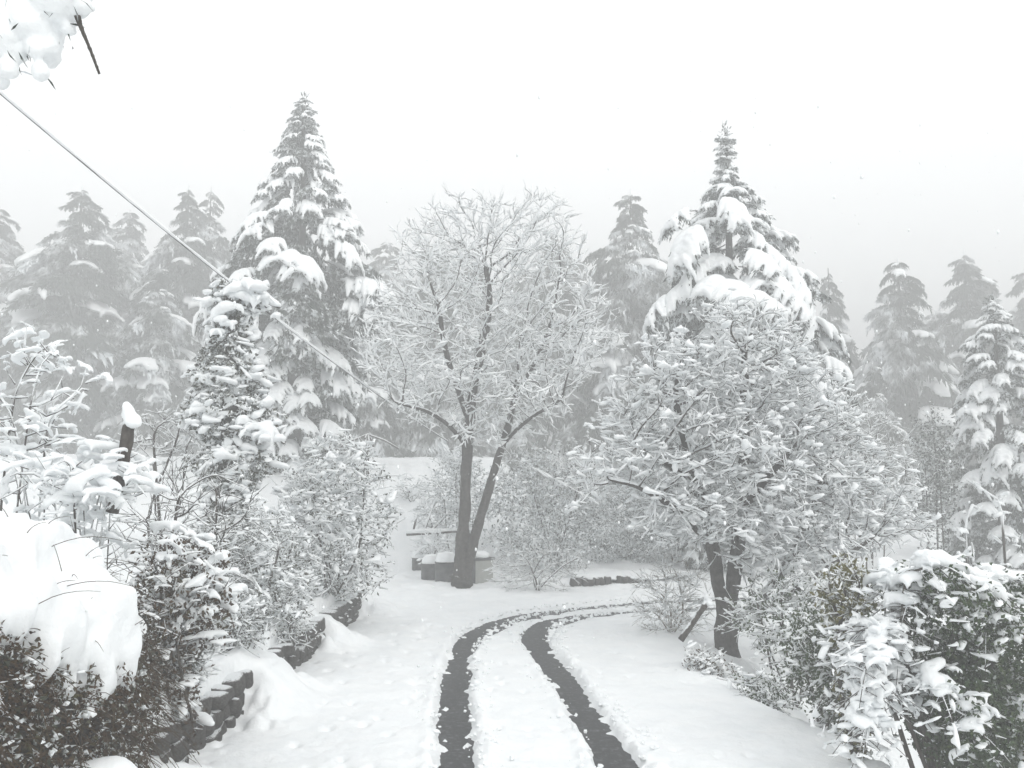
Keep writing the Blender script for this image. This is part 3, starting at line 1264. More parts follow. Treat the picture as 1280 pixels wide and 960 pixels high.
# ------------------------------------------------------------------ shrubs
def shrub(label, px, py, d, rpx, rpy, dep, seed, name="shrub", cat="shrub", group=None, stems=5, att=500, step=.12, kill=.16,
          tw=(.6, .2, 2), snow=(.02, .5, .08), clump=None, leaf=None, twigmat=None, trop=(0, 0, .05), base_py=None, spread=.5, r0=.035, gz=None, up=.1):
    """A many-stemmed bush filling an ellipsoid at photo pixel (px,py)."""
    g = np.random.default_rng(seed)
    s = d / F
    c = at(px, py, d)
    bz = (ground_z(c[0], c[1]) - .05) if gz is None else gz
    base = np.array([c[0], d, bz])
    A = px_ell(px, py, d, rpx, rpy, dep, att, g)
    A = A[A[:, 2] > bz + .05]
    paths = []
    for k in range(stems):
        e = c + g.uniform(-1, 1, 3) * np.array([rpx * s, dep, rpy * s]) * spread
        b = base + np.array([g.normal(0, .12), g.normal(0, .12), 0]) if k else base
        m = (b + e) / 2 + g.normal(0, .08, 3)
        paths.append(np.array([base, b * .5 + m * .5, m, e]) if k else np.array([b, m, e]))
    N, par = seed_paths(paths, step)
    N, par = colonize(A, N, par, step, 1.2, kill, trop=trop, jit=.28, seed=seed)
    R = radii(par, .005, r0)
    ch = local(chains(N, par, R), base)
    t = local(twigs_from(N, par, R, r0 * .6, tw[0], tw[1], tw[2], up, .005, seed, c), base)
    root = thing(name, label, cat, base, group)
    mb = MB()
    big = [x for x in ch if x[1].max() > .012]
    bark_tubes(mb, big, 5)
    bark_tubes(mb, [x for x in ch if x[1].max() <= .012], 3)
    bark_tubes(mb, t, 3)
    mb.build("branches", twigmat or M_TWIG, root)
    if leaf:
        cnt, L, mat_, dens = leaf
        mb = MB()
        src = N[R < r0 * .8]
        k = g.integers(0, len(src), cnt)
        C = src[k] - base + g.normal(0, dens, (cnt, 3))
        leaves(mb, C, g.normal(0, 1, (cnt, 3)) + [0, 0, -.5], L * g.uniform(.6, 1.3, cnt), L * .6, 0, True)
        mb.build("foliage", mat_, root, False)
    mb = MB()
    snow_on(mb, ch, snow[0], snow[1], snow[2], .2, 4, .5, .3)
    snow_on(mb, t, snow[0] * .9, snow[1], snow[2], .25, 3 if d > 9 else 4, .5, .3)
    if clump:
        cnt, smin, smax, pool = clump
        allp = np.concatenate([x[0][1:] for x in ch + t])
        # favour the upper shell
        wgt = np.clip((allp[:, 2] - allp[:, 2].min()) / max(np.ptp(allp[:, 2]), .1), .08, 1)
        k = g.choice(len(allp), min(cnt, len(allp)), replace=False, p=wgt / wgt.sum())
        sz = smin + (smax - smin) * g.random(len(k)) ** 2
        sc = np.stack([sz * g.uniform(.9, 1.8, len(k)), sz * g.uniform(.6, 1, len(k)), sz * g.uniform(.5, .9, len(k))], 1)
        stamp(mb, pool, allp[k] + np.c_[0 * sz, 0 * sz, sz * .08], sc, g.uniform(0, 6.28, len(k)), 0, g.normal(0, .4, len(k)))
    mb.build("snow_cover", M_SNOW, root)
    return root


GS = "snowy shrubs behind the retaining wall"
shrub("leafy snow-covered shrub bulging over the bare stones of the wall, right of the ivy-clad stump", 418, 655, 15.6, 82, 112, 1.3, 81, stems=8, att=900,
      snow=(.018, .5, .07), clump=(1300, .09, .32, CLUMP_XS), leaf=(2600, .07, M_IVY, .05), group=GS)
shrub("twiggy grey shrub at the near foot of the ivy-clad stump with snow on arching twigs", 330, 715, 12.6, 62, 90, .9, 82, stems=7, att=420,
      snow=(.016, .5, .06), clump=(600, .07, .26, CLUMP_XS), leaf=(1500, .06, M_IVY, .05), group=GS)
shrub("thin bare shrub with dark arching twigs between leaning snow-capped post and ivy-clad stump", 235, 665, 9.4, 85, 85, .8, 83, stems=9, att=420, step=.1, kill=.14,
      tw=(.55, .26, 2), snow=(.006, .3, .03), clump=(60, .07, .22, CLUMP_LO), group=GS)
shrub("tall bare shrub at left frame edge, thick snow balanced on its upright stems", 38, 520, 8.0, 72, 112, .7, 84, stems=8, att=260, step=.12, kill=.17,
      tw=(.4, .2, 1), snow=(.016, .5, .06), clump=(150, .08, .26, CLUMP), group=GS, trop=(0, 0, .25), r0=.016)
shrub("small frosted shrub in mist behind the leaning snow-capped post", 205, 560, 14, 50, 52, .8, 85, stems=6, att=240, snow=(.014, .4, .05),
      clump=(120, .05, .16, CLUMP_LO), group=GS)

GB = "frosted shrubs beyond the bend"
shrub("drooping grey shrub at road edge right of the twin trunks, bowed low under snow", 672, 712, 20.7, 68, 34, .8, 91, stems=7, att=380, step=.13,
      tw=(.8, .22, 2), snow=(.010, .4, .05), clump=(200, .05, .16, CLUMP_LO), trop=(0, 0, -.1), group=GB)
shrub("tall dense frosted thicket filling the space right of the twin trunks", 690, 635, 24.5, 92, 78, 1.5, 92, stems=9, att=900, step=.16, kill=.2,
      tw=(.8, .3, 2), snow=(.008, .35, .04), clump=(700, .08, .26, CLUMP_XS), leaf=(6000, .10, M_FROST, .14), group=GB)
shrub("dim frosted thicket behind the far low stone wall", 790, 655, 27, 80, 65, 1.4, 93, stems=8, att=600, step=.18, kill=.22,
      tw=(.8, .3, 2), snow=(.008, .35, .04), clump=(420, .08, .26, CLUMP_XS), leaf=(5000, .11, M_FROST, .15), group=GB)
shrub("dim bush between bins and terrace edge behind the left trunk", 572, 618, 25.0, 42, 62, 1.0, 94, stems=7, att=420, step=.14,
      tw=(.7, .25, 2), snow=(.016, .4, .06), clump=(420, .08, .3, CLUMP_XS), leaf=(1500, .09, M_FROST, .12), group=GB)
shrub("straw-coloured twiggy bush spilling over the inside of the bend", 838, 755, 15.2, 48, 62, .8, 95, stems=9, att=420, step=.1, kill=.14,
      tw=(.8, .22, 3), snow=(.005, .25, .025), clump=(90, .04, .12, CLUMP_LO), twigmat=M_STRAW, group=GB)
shrub("bushy dark undergrowth round the foot of the round snow-packed tree", 990, 770, 13.2, 80, 60, 1.0, 96, stems=8, att=460, step=.12,
      tw=(.6, .22, 2), snow=(.014, .5, .06), clump=(420, .07, .24, CLUMP_LO), leaf=(1400, .06, M_LEAF, .06), group=GB)

for lab, px, py, d_, rx_, ry_, sd in (("low brush half buried in snow on the slope behind the fallen rail", 545, 640, 26.2, 34, 22, 191), ("small snowy tuft of brush high on the terrace slope left of the trunks", 515, 612, 28.0, 26, 16, 192),
                                ("snow-buried brush just behind the dark round bins", 540, 682, 24.0, 26, 16, 193)):
    shrub(lab, px, py, d_, rx_, ry_, .6, sd, stems=6, att=160, step=.13, kill=.17, tw=(.7, .2, 2), snow=(.012, .4, .06), clump=(120, .08, .34, CLUMP_LO), group=GB)

GR = "shrubs on the falling slope at right"
shrub("bare misty shrub tree with few fat snow-coated limbs beside the right frame edge", 1228, 655, 15.5, 52, 75, .6, 97, stems=5, att=46, step=.16, kill=.3,
      tw=(.2, .2, 1), snow=(.055, .8, .10), clump=(30, .12, .3, CLUMP), group=GR, r0=.05, gz=-3.2)
shrub("slim dark evergreen shrub in mist, left of the shrub tree with fat snowy limbs", 1166, 585, 24, 28, 82, .7, 98, stems=4, att=260, step=.16,
      tw=(.6, .25, 2), snow=(.008, .3, .04), clump=(70, .06, .18, CLUMP_LO), leaf=(2600, .10, M_NEEDLE, .12), group=GR, gz=-4.5)
shrub("misty pale bush behind the right flank of the round snow-packed tree", 1085, 560, 22, 60, 60, 1.0, 99, stems=6, att=360, step=.15,
      tw=(.7, .25, 2), snow=(.014, .4, .06), clump=(260, .06, .22, CLUMP_LO), group=GR, gz=-3.5)

# big evergreen bush in the lower right corner, bowed under snow
def corner_bush():
    g = np.random.default_rng(111)
    d = 8.0
    c = at(1185, 850, d)
    base = np.array([c[0], d, ground_z(c[0], d) - .1])
    root = thing("evergreen_bush", "large dark green bush with arching stems bowed by thick snow in the lower right corner", "bush", base)
    stems = []
    arcs = [((1150, 900), (1080, 760), (1150, 705), (1230, 745), (1250, 800)), ((1160, 900), (1180, 740), (1230, 720), (1280, 735), (1310, 790)),
            ((1140, 900), (1070, 800), (1030, 790), (990, 830), (975, 880)), ((1200, 900), (1230, 800), (1270, 760), (1310, 760), (1340, 800)),
            ((1120, 900), (1110, 820), (1130, 790), (1200, 800), (1220, 850)), ((1180, 930), (1240, 860), (1280, 850), (1310, 870), (1320, 900)),
            ((1130, 920), (1060, 860), (1030, 850), (1000, 890), (990, 930)), ((1110, 880), (1080, 790), (1120, 740), (1190, 730), (1215, 780)),
            ((1220, 960), (1230, 900), (1260, 890), (1290, 930), (1300, 960)), ((1150, 940), (1120, 870), (1150, 850), (1190, 880), (1200, 930)),
            ((1040, 880), (1000, 800), (985, 790), (960, 810), (950, 840)), ((1110, 850), (1060, 770), (1040, 730), (1060, 715), (1090, 725))]
    for a in arcs:
        dz = g.uniform(-.6, .6)
        P = np.array([at(x, y, d + dz * min(1, i * .4) + g.normal(0, .06)) for i, (x, y) in enumerate([(x + max(0, 1140 - x) * .5 + 18, y) for x, y in a])])
        P[0] = base + (P[0] - base) * .6
        P = catmull(P, 5)
        stems.append((P - base, np.linspace(.022, .008, len(P))))
    mb = MB()
    bark_tubes(mb, stems, 6)
    mb.build("branches", M_TWIG, root)
    # side shoots
    sh = []
    for P, r in stems:
        for i in range(4, len(P)):
            for _ in range(3):
                dv = norm(np.array([g.normal(), g.normal(), g.normal(-.25, .5)]))
                L = g.uniform(.15, .45)
                s = np.linspace(0, 1, 4)[:, None]
                sh.append((P[i] + dv * L * s - np.array([0, 0, 1]) * L * .4 * s ** 2, .007 * np.array([1, .8, .6, .4])))
    mb = MB()
    bark_tubes(mb, sh, 3)
    mb.build("twigs", M_TWIG, root)
    pts = np.concatenate([p for p, r in sh])
    mb = MB()
    n = 15000
    k = g.integers(0, len(pts), n)
    C = pts[k] + g.normal(0, .05, (n, 3)) + np.c_[np.zeros((n, 2)), -np.abs(g.normal(0, .09, n))]
    C = C[C[:, 0] + base[0] > 3.45 - .1 * (C[:, 1] + base[1] - 8)]
    leaves(mb, C, g.normal(0, 1, (len(C), 3)) + [0, 0, -.4], g.uniform(.03, .07, len(C)), .03, 0, True)
    # deep foliage below
    n = 9000
    C = ell(at(1200, 895, d) - base, .40, .6, .55, n, g)
    leaves(mb, C, g.normal(0, 1, (n, 3)) + [0, 0, -.4], g.uniform(.03, .07, n), .03, 0, True)
    n = 8000
    C = ell(at(1235, 880, d + .2) - base, .75, .7, .8, n, g)
    leaves(mb, C, g.normal(0, 1, (n, 3)) + [0, 0, -.4], g.uniform(.03, .07, n), .03, 0, True)
    mb.build("foliage", M_LEAF, root, False)
    mb = MB()
    snow_on(mb, [(P[8:], r[8:]) for P, r in stems], .05, 1.0, .12, .25, 8, .6, .45)
    snow_on(mb, [c for c in sh if c[0][-1][2] > c[0][0][2] - .08], .018, .6, .05, .25, 5, .5, .15)
    kk = []
    for P, r in stems:
        for i in range(6, len(P)):
            if P[i][2] > P[:, 2].max() * .55:
                for _ in range(1 + (i % 2)):
                    kk.append(P[i] + g.normal(0, .06, 3))
    kk = np.array(kk)
    sz = .10 + .22 * g.random(len(kk)) ** 2.0
    stamp(mb, CLUMP, kk + np.c_[0 * sz, 0 * sz, sz * .1], np.stack([sz * 1.2, sz, sz * .9], 1), g.uniform(0, 6.28, len(kk)), 0, g.normal(0, .3, len(kk)))
    tips = np.array([p[-1] for p, r in sh] + [p[2] for p, r in sh])
    k = g.choice(len(tips), min(1300, len(tips)), replace=False)
    sz = .05 + .15 * g.random(len(k)) ** 2
    stamp(mb, CLUMP_XS, tips[k], np.stack([sz * 1.4, sz, sz * .9], 1), g.uniform(0, 6.28, len(k)), 0, g.normal(0, .5, len(k)))
    mb.build("snow_cover", M_SNOW, root)


corner_bush()
for lab, px, py, d_, rx_, ry_, sd in (("straw-tinted brush on the crumbling road edge below the short leaning post", 882, 838, 12.2, 34, 24, 211), ("low snowy brush on the road edge halfway from the round tree to the corner bush", 950, 868, 10.9, 36, 26, 212),
                                ("frosted brush under the right flank of the round snow-packed tree", 1050, 765, 12.6, 50, 50, 213)):
    shrub(lab, px, py, d_, rx_, ry_, .4, sd, stems=9, att=240, step=.08, kill=.11, tw=(.8, .17, 2), snow=(.010, .4, .045), clump=(200, .05, .2, CLUMP_XS),
          twigmat=M_STRAW if sd == 211 else None, leaf=(700, .04, M_DRY if sd == 211 else M_LEAF, .05), group="shrubs on the falling slope at right")
shrub("fine-twigged snowy shrub spilling down the verge, left of the dark corner bush", 1040, 822, 9.6, 62, 66, .5, 113, stems=8, att=420, step=.09, kill=.12,
      tw=(.7, .16, 2), snow=(.012, .45, .05), clump=(420, .06, .22, CLUMP_LO), leaf=(3800, .05, M_LEAF, .06), group="shrubs on the falling slope at right")
shrub("yellowing green leafy shrub poking from snow left of the corner bush", 1058, 742, 8.4, 36, 44, .3, 112, stems=5, att=140, step=.08, kill=.1,
      tw=(.6, .14, 2), snow=(.010, .4, .04), clump=(80, .05, .14, CLUMP_LO), leaf=(900, .07, M_YELLOW, .05), group=GR)
print("shrubs", time.time() - T0)


# ------------------------------------------------------------------ ivy-clad stump
def ivy_stump():
    g = np.random.default_rng(121)
    d = 13.4
    base = at(285, 800, d)
    base[2] = ground_z(base[0], base[1]) - .1
    root = thing("ivy_stump", "tall broken tree stump smothered in ivy with lumps of snow, hooked over at the top", "tree stump", base)
    ax = px_line([(287, 790), (285, 700), (284, 620), (286, 560), (288, 500), (290, 440), (293, 400), (297, 372)], d) - base
    mb = MB()
    P = catmull(ax, 4)
    tubes(mb, P[None], (np.linspace(.19, .07, len(P)) * (1 + .12 * vnoise(P, 3, 5)))[None], 9)
    mb.build("trunk", M_BARK, root)
    limbs = [px_line([(292, 400), (285, 375), (300, 362), (322, 362), (333, 385)], d - .15) - base,
             px_line([(296, 375), (310, 358), (335, 378), (350, 385)], d) - base,
             px_line([(288, 540), (315, 530), (340, 540), (355, 555)], d - .2) - base,
             px_line([(288, 480), (262, 470), (235, 462)], d - .1) - base,
             px_line([(290, 500), (310, 470), (330, 462)], d - .2) - base]
    for q in limbs:
        mb = MB()
        P = catmull(q, 5)
        tubes(mb, P[None], np.linspace(.045, .015, len(P))[None], 6)
        mb.build("limb", M_BARK, root)
    # ivy volume: radius profile along the axis
    n = 11000
    ys = np.array([360, 400, 450, 480, 520, 560, 600, 660, 720, 790])
    rx = np.array([36, 38, 34, 46, 52, 52, 46, 44, 48, 55])
    cx = np.array([298, 292, 285, 286, 290, 294, 290, 286, 284, 285])
    y = g.uniform(355, 795, n)
    s = d / F
    r = .84 * np.interp(y, ys, rx) * (1 + .5 * vnoise(np.c_[y, y * 0, y * 0], .045, 9))
    a = g.uniform(0, 6.28, n)
    rad = r * np.sqrt(g.uniform(.25, 1, n)) * (1 + .3 * vnoise(np.c_[np.cos(a) * 2, np.sin(a) * 2, y * .05], 1.3, 4))
    C = np.array([at(xx, yy, d) for xx, yy in zip(np.interp(y, ys, cx), y)]) - base
    dirv = np.c_[np.cos(a), np.sin(a), np.zeros(n)]
    C = C + dirv * (rad * s)[:, None]
    mb = MB()
    leaves(mb, C, dirv * .6 + g.normal(0, .6, (n, 3)) + [0, 0, -.5], g.uniform(.04, .09, n), g.uniform(.035, .07, n), 0, True)
    mb.build("ivy", M_IVY, root, False)
    mb = MB()
    k = g.choice(n, 1500, replace=False)
    k = k[vnoise(C[k], 2.2, 12) > -.35]
    m_ = len(k)
    sz = .08 + .32 * g.random(m_) ** 2.2
    stamp(mb, CLUMP_XS, C[k] + dirv[k] * .05, np.stack([sz * 1.2, sz, sz * 1.1], 1), g.uniform(0, 6.28, m_), 0, g.normal(0, .5, m_))
    sp = [(285, 385, .30), (272, 400, .26), (297, 362, .34), (318, 360, .30), (262, 378, .2), (284, 405, .22), (305, 372, .3), (328, 372, .22), (270, 415, .2),
          (330, 545, .36), (305, 528, .30), (345, 548, .26), (318, 535, .34), (262, 515, .28), (250, 512, .2), (278, 520, .26), (292, 475, .22), (270, 470, .2),
          (310, 560, .22), (300, 610, .2), (322, 470, .18), (250, 470, .14), (345, 395, .14)]
    Cc = np.array([at(x, yy, d - .32 - g.uniform(0, .2)) for x, yy, q in sp]) - base
    q = np.array([x[2] * 1.25 for x in sp])
    stamp(mb, CLUMP, Cc, np.stack([q * 1.3, q * 1.1, q * 1.25], 1), g.uniform(0, 6.28, len(q)), 0, g.normal(0, .2, len(q)))
    for L in limbs:
        P = catmull(L, 5)
        snow_on(mb, [(P, np.linspace(.045, .015, len(P)))], .05, 1, .12, .1, 8, .5, .5)
    mb.build("snow_cover", M_SNOW, root)


ivy_stump()


# ------------------------------------------------------------------ overgrown bank at lower left
def bank():
    g = np.random.default_rng(131)
    d = 5.6
    base = np.array([-3.35, 6.3, 0.0])
    root = thing("overgrown_bank", "dark overgrown bank of brown leaves under a thick snow cap, lower left corner", "bank", base)
    # hedge body: crest along the road, face towards it
    def surf(y, s):
        h = np.interp(y, [3.2, 4.6, 5.6, 6.6, 7.5, 8.3, 9.0], [2.2, 2.38, 2.32, 2.12, 1.85, 1.25, .5])
        f = s * np.pi / 2
        sx, cz = np.sin(f) ** .62, np.cos(f).clip(0, 1) ** .55
        xf = np.interp(y, [3.2, 5.0, 6.4, 7.2, 9.0], [-2.9, -2.78, -2.68, -2.9, -3.3])
        P = np.stack([-4.75 + (xf + 4.75) * sx, y, .15 + (h - .15) * cz], -1)
        O = norm(np.stack([sx ** 1.5 + .05, 0 * y - .12, cz ** 1.2 + .1], -1))
        n_ = fbm(P.reshape(-1, 3), 1.5, 3, 3).reshape(y.shape)
        return P + O * (.20 * n_)[..., None], O
    ny, ns = 190, 120
    yy, ss = np.meshgrid(np.linspace(3.3, 8.95, ny), np.linspace(0, 1, ns), indexing='ij')
    P0, O0 = surf(yy, ss)
    idx = np.arange(ny * ns).reshape(ny, ns)
    Qs = np.stack([idx[:-1, :-1], idx[:-1, 1:], idx[1:, 1:], idx[1:, :-1]], -1).reshape(-1, 4)
    flat = P0.reshape(-1, 3) - base
    fo = O0.reshape(-1, 3)
    c3, nside = 3, ns // 3
    yy3, ss3 = yy[::3, ::3], ss[::3, ::3]
    P3, O3 = surf(yy3, ss3)
    n3 = np.arange(yy3.size).reshape(yy3.shape)
    Q3 = np.stack([n3[:-1, :-1], n3[:-1, 1:], n3[1:, 1:], n3[1:, :-1]], -1).reshape(-1, 4)
    mb = MB()
    mb.add(P3.reshape(-1, 3) - base - O3.reshape(-1, 3) * .05, Q3)
    mb.build("earth", M_SOIL, root)
    # where snow lies: thick on the crest, ragged hanging lower edge on the face
    z = P0[..., 2]
    zc = np.interp(yy, [3.3, 4.7, 5.1, 5.5, 5.85, 6.2, 6.5, 6.9, 7.5, 8.9], [2.0, 1.95, 1.72, 1.42, 1.18, 1.0, 1.05, 1.45, 1.3, .4])
    pf = np.stack([yy, z * .45, 0 * yy], -1).reshape(-1, 3)
    rag = (.26 * fbm(pf, 3.0, 61, 2) + .20 * vnoise(pf * [1, .25, 1], 8, 62) + .09 * vnoise(pf * [1, .2, 1], 22, 63)).reshape(yy.shape)
    m = (z - zc + rag)
    hole = smooth(.34, .62, (.5 + .5 * fbm(P0.reshape(-1, 3), 2.0, 71, 2)).reshape(yy.shape) * (1 - .0 * z))
    gap = np.exp(-((yy - 6.85) / .2) ** 2 - ((z - 1.7) / .2) ** 2)
    m = m - .9 * gap - .22 * (1 - hole) * smooth(1.9, 1.3, z)
    t_ = np.clip(m / .30, 0, 1) ** .5
    P3_ = P0.reshape(-1, 3)
    thick = t_ * (.21 - .13 * np.exp(-(fbm(P3_ * [1, 1, .6], 1.7, 68, 2).reshape(yy.shape) / .07) ** 2) + .15 * fbm(P3_, 1.9, 64, 2).reshape(yy.shape) + .12 * fbm(P3_, 4.2, 65, 2).reshape(yy.shape) + .030 * fbm(P3_, 13, 66, 3).reshape(yy.shape)) * (.55 + .45 * smooth(.9, 2.0, z))
    sag = np.stack([0 * yy, 0 * yy, -.07 * t_ * smooth(2.1, 1.2, z)], -1)
    V = P0 + O0 * (thick - .07 * (m <= 0) + .015)[..., None] + sag
    mb = MB()
    mb.add(V.reshape(-1, 3) - base, Qs)
    mb.build("snow_cap", M_SNOW, root)
    bare = (m.reshape(-1) < .03) & (ss.reshape(-1) > .3)
    fx, fn = flat[bare], fo[bare]
    n = 24000
    k = g.integers(0, len(fx), n)
    mb = MB()
    leaves(mb, fx[k] + fn[k] * g.uniform(-.03, .12, (n, 1)), g.normal(0, .8, (n, 3)) + [.35, 0, -.7], g.uniform(.018, .055, n), g.uniform(.010, .028, n), 0, True)
    mb.build("foliage", M_DRY, root, False)
    n = 2600
    k = g.integers(0, len(fx), n)
    mb = MB()
    leaves(mb, fx[k] + fn[k] * g.uniform(0, .13, (n, 1)), g.normal(0, .8, (n, 3)) + [.35, 0, -.6], g.uniform(.03, .065, n), g.uniform(.025, .05, n), 0, True)
    mb.build("ivy", M_IVY, root, False)
    st = []
    for q in range(1100):
        k = g.integers(0, len(fx))
        dv = norm(fn[k] * .7 + g.normal(0, .6, 3) + [0, 0, -.1])
        L = g.uniform(.12, .45)
        u = np.linspace(0, 1, 5)[:, None]
        st.append((fx[k] + dv * L * u + np.array([.1, 0, -.6]) * L * u ** 2, .004 * np.array([1, .9, .75, .6, .4])))
    top_i = np.where((ss.reshape(-1) > .25) & (m.reshape(-1) > .1))[0]
    for q in range(90):
        k = top_i[g.integers(0, len(top_i))]
        dv = norm(np.array([g.uniform(-.2, .8), g.normal(-.2, .6), g.uniform(.1, 1.0)]))
        L = g.uniform(.15, .5)
        u = np.linspace(-.1, 1, 6)[:, None]
        st.append((flat[k] + fo[k] * .12 + dv * L * u + np.array([.1, 0, -.4]) * L * u ** 2, .0035 * np.array([1, .9, .8, .65, .5, .3])))
    mb = MB()
    bark_tubes(mb, st, 3)
    mb.build("stems", M_DRY, root)
    mb = MB()
    n = 420
    k = g.integers(0, len(fx), n)
    keep = vnoise(fx[k], 1.6, 9) > -.15
    k = k[keep]
    n = len(k)
    sz = .03 + .13 * g.random(n) ** 2.4
    stamp(mb, CLUMP_XS, fx[k] + fn[k] * .08, np.stack([sz * 1.2, sz, sz * 1.0], 1), g.uniform(0, 6.28, n), 0, g.normal(0, .4, n))
    mb.build("snow_clumps", M_SNOW, root)


bank()
for lab, px, py, d_, rx_, ry_, sd in (("drooping frosted stems hanging over the middle of the bare wall stones", 352, 775, 12.0, 42, 52, 201), ("low frosted brush at the near end of the retaining wall", 222, 815, 8.7, 45, 46, 202),
                                ("frosted brush on the drift between the thin bare shrub and the wall", 290, 790, 10.6, 42, 42, 203)):
    shrub(lab, px, py, d_, rx_, ry_, .4, sd, stems=8, att=220, step=.09, kill=.12, tw=(.75, .2, 2), snow=(.012, .45, .05), clump=(220, .05, .2, CLUMP_XS),
          leaf=(900, .045, M_IVY, .05), group=GS, trop=(0, 0, -.08))
shrub("brown bushy undergrowth topped by snow lumps between the overgrown bank and the thin bare shrub", 225, 745, 8.2, 62, 75, .6, 132, stems=8, att=420, step=.09, kill=.12,
      tw=(.6, .16, 2), snow=(.010, .4, .05), clump=(260, .06, .3, CLUMP), leaf=(3200, .05, M_DRY, .06), group=GS)
shrub("low snow-smothered shrub on the bank behind the leaning snow-capped post", 110, 600, 7.4, 85, 42, .6, 133, stems=8, att=240, step=.1, kill=.15,
      tw=(.4, .2, 2), snow=(.012, .5, .05), clump=(150, .10, .34, CLUMP), group=GS, r0=.014)

# ------------------------------------------------------------------ retaining wall of stones
def stone_mesh(seed):
    V, Fc = ICO2
    g = np.random.default_rng(seed)
    V = np.sign(V) * np.abs(V) ** .6
    V = V * (1 + .12 * fbm(V + seed, 1.3, seed)[:, None])
    mb = MB()
    mb.add(V, Fc)
    me = mb.mesh("stone", M_STONE, True)
    return me


ICO2b = ICO2
STONES = [stone_mesh(400 + k) for k in range(6)]
_V1, _F1 = ICO1


def wall(label, p0, p1, z0, h, course, ln, seed, name="retaining_wall", thick=.16):
    g = np.random.default_rng(seed)
    p0, p1 = np.array(p0), np.array(p1)
    L = np.linalg.norm(p1 - p0)
    u = (p1 - p0) / L
    root = thing(name, label, "wall", (p0[0], p0[1], z0))
    rz = math.atan2(u[1], u[0])
    for c in range(course):
        s = g.uniform(-.1, 0)
        while s < L:
            w_ = ln * g.uniform(.65, 1.4)
            if course == 1 and g.random() < .5:
                s += w_ * .8
                continue
            o = link("stone", STONES[int(g.integers(0, 6))], root)
            hh = h / course
            o.location = (u[0] * (s + w_ / 2), u[1] * (s + w_ / 2), hh * (c + .5))
            o.location.x += g.normal(0, .015)
            o.scale = (w_ * .52, thick * g.uniform(.8, 1.15), hh * g.uniform(.46, .68))
            o.rotation_euler = (g.normal(0, .08), g.normal(0, .12), rz + g.normal(0, .07))
            s += w_
    return root


wall("low dry stone retaining wall along the left road edge, bare in patches under drifted snow", (-3.02, 7.6), (-2.98, 17.2), 0, .50, 3, .26, 141)
wall("short low row of dark stones under a snowy ledge beyond the bend", (1.5, 21.7), (3.5, 22.2), .06, .20, 1, .15, 142, name="stone_wall", thick=.12)


# ledge of snow over the far wall is part of the land: a soft mound thing
def mound(label, name, c, s, seed, cat="snow mound"):
    sn = MB()
    g = np.random.default_rng(seed)
    for k in range(14):
        blobs(sn, [[g.uniform(-1, 1) * s[0] * .8, g.uniform(-1, 1) * s[1] * .6, g.uniform(-.1, .1) * s[2]]], [[s[0] * .35, s[1] * .55, s[2] * .7]], ICO1, rough=.05)
    V, Fc = remesh(sn, min(s) * .3, 3)
    V = V + [0, 0, 1] * (.04 * fbm(V, 3, seed))[:, None]
    mb = MB()
    mb.add(V, Fc)
    o = mb.build(name, M_SNOW)
    o.location = c
    tag(o, label, cat)
    return o


mound("smooth ledge of snow lying on the short row of dark stones beyond the bend", "snow_ledge", (2.6, 22.95, .22), (1.8, .9, .10), 5)
mound("rounded heap of fallen snow at the foot of the overgrown bank, bottom left corner", "snow_heap", tuple(at(85, 985, 5.9)), (.42, .5, .28), 6)


# ------------------------------------------------------------------ posts, bins, rail, frame, cable
def post(label, a, b, r, seed, cap=.12, name="post", square=False):
    g = np.random.default_rng(seed)
    a, b = np.array(a), np.array(b)
    root = thing(name, label, "post", a)
    mb = MB()
    n = 9
    t = np.linspace(0, 1, n)[:, None]
    P = (b - a) * t + g.normal(0, r * .08, (n, 3))
    tubes(mb, P[None], (r * (1 + .06 * g.normal(0, 1, n)))[None], 8)
    mb.build("shaft", M_WOOD, root)
    mb = MB()
    sn = MB()
    e = b - a
    for k in range(5):
        blobs(sn, [e + [r * (.9 - .35 * k) * .8 + g.normal(0, r * .25), g.normal(0, r * .3), cap * (.28 * k - .25)]], [[r * (1.5 - .17 * k), r * (1.4 - .15 * k), cap * .42]], ICO1, rough=.07)
    V, Fc = remesh(sn, cap * .16, 2)
    mb.add(V, Fc)
    mb.build("snow_cap", M_SNOW, root)
    return root


post("leaning dark wooden post with a tall rounded snow cap among shrubs on the left bank", at(142, 640, 7.4), at(163, 524, 7.4), .052, 151, .12)
post("short dark wooden post leaning over the road edge before the round snow-packed tree", at(851, 800, 13.0), at(884, 752, 13.0), .045, 152, .10)


def lathe(mb, prof_, seg=20, mat=0):
    a = np.arange(seg) * 2 * np.pi / seg
    V = np.array([[r * math.cos(t), r * math.sin(t), z] for r, z in prof_ for t in a])
    n = len(prof_)
    idx = np.arange(n * seg).reshape(n, seg)
    Q = np.stack([idx[:-1], np.roll(idx[:-1], -1, 1), np.roll(idx[1:], -1, 1), idx[1:]], -1).reshape(-1, 4)
    mb.add(V, Q, mat)


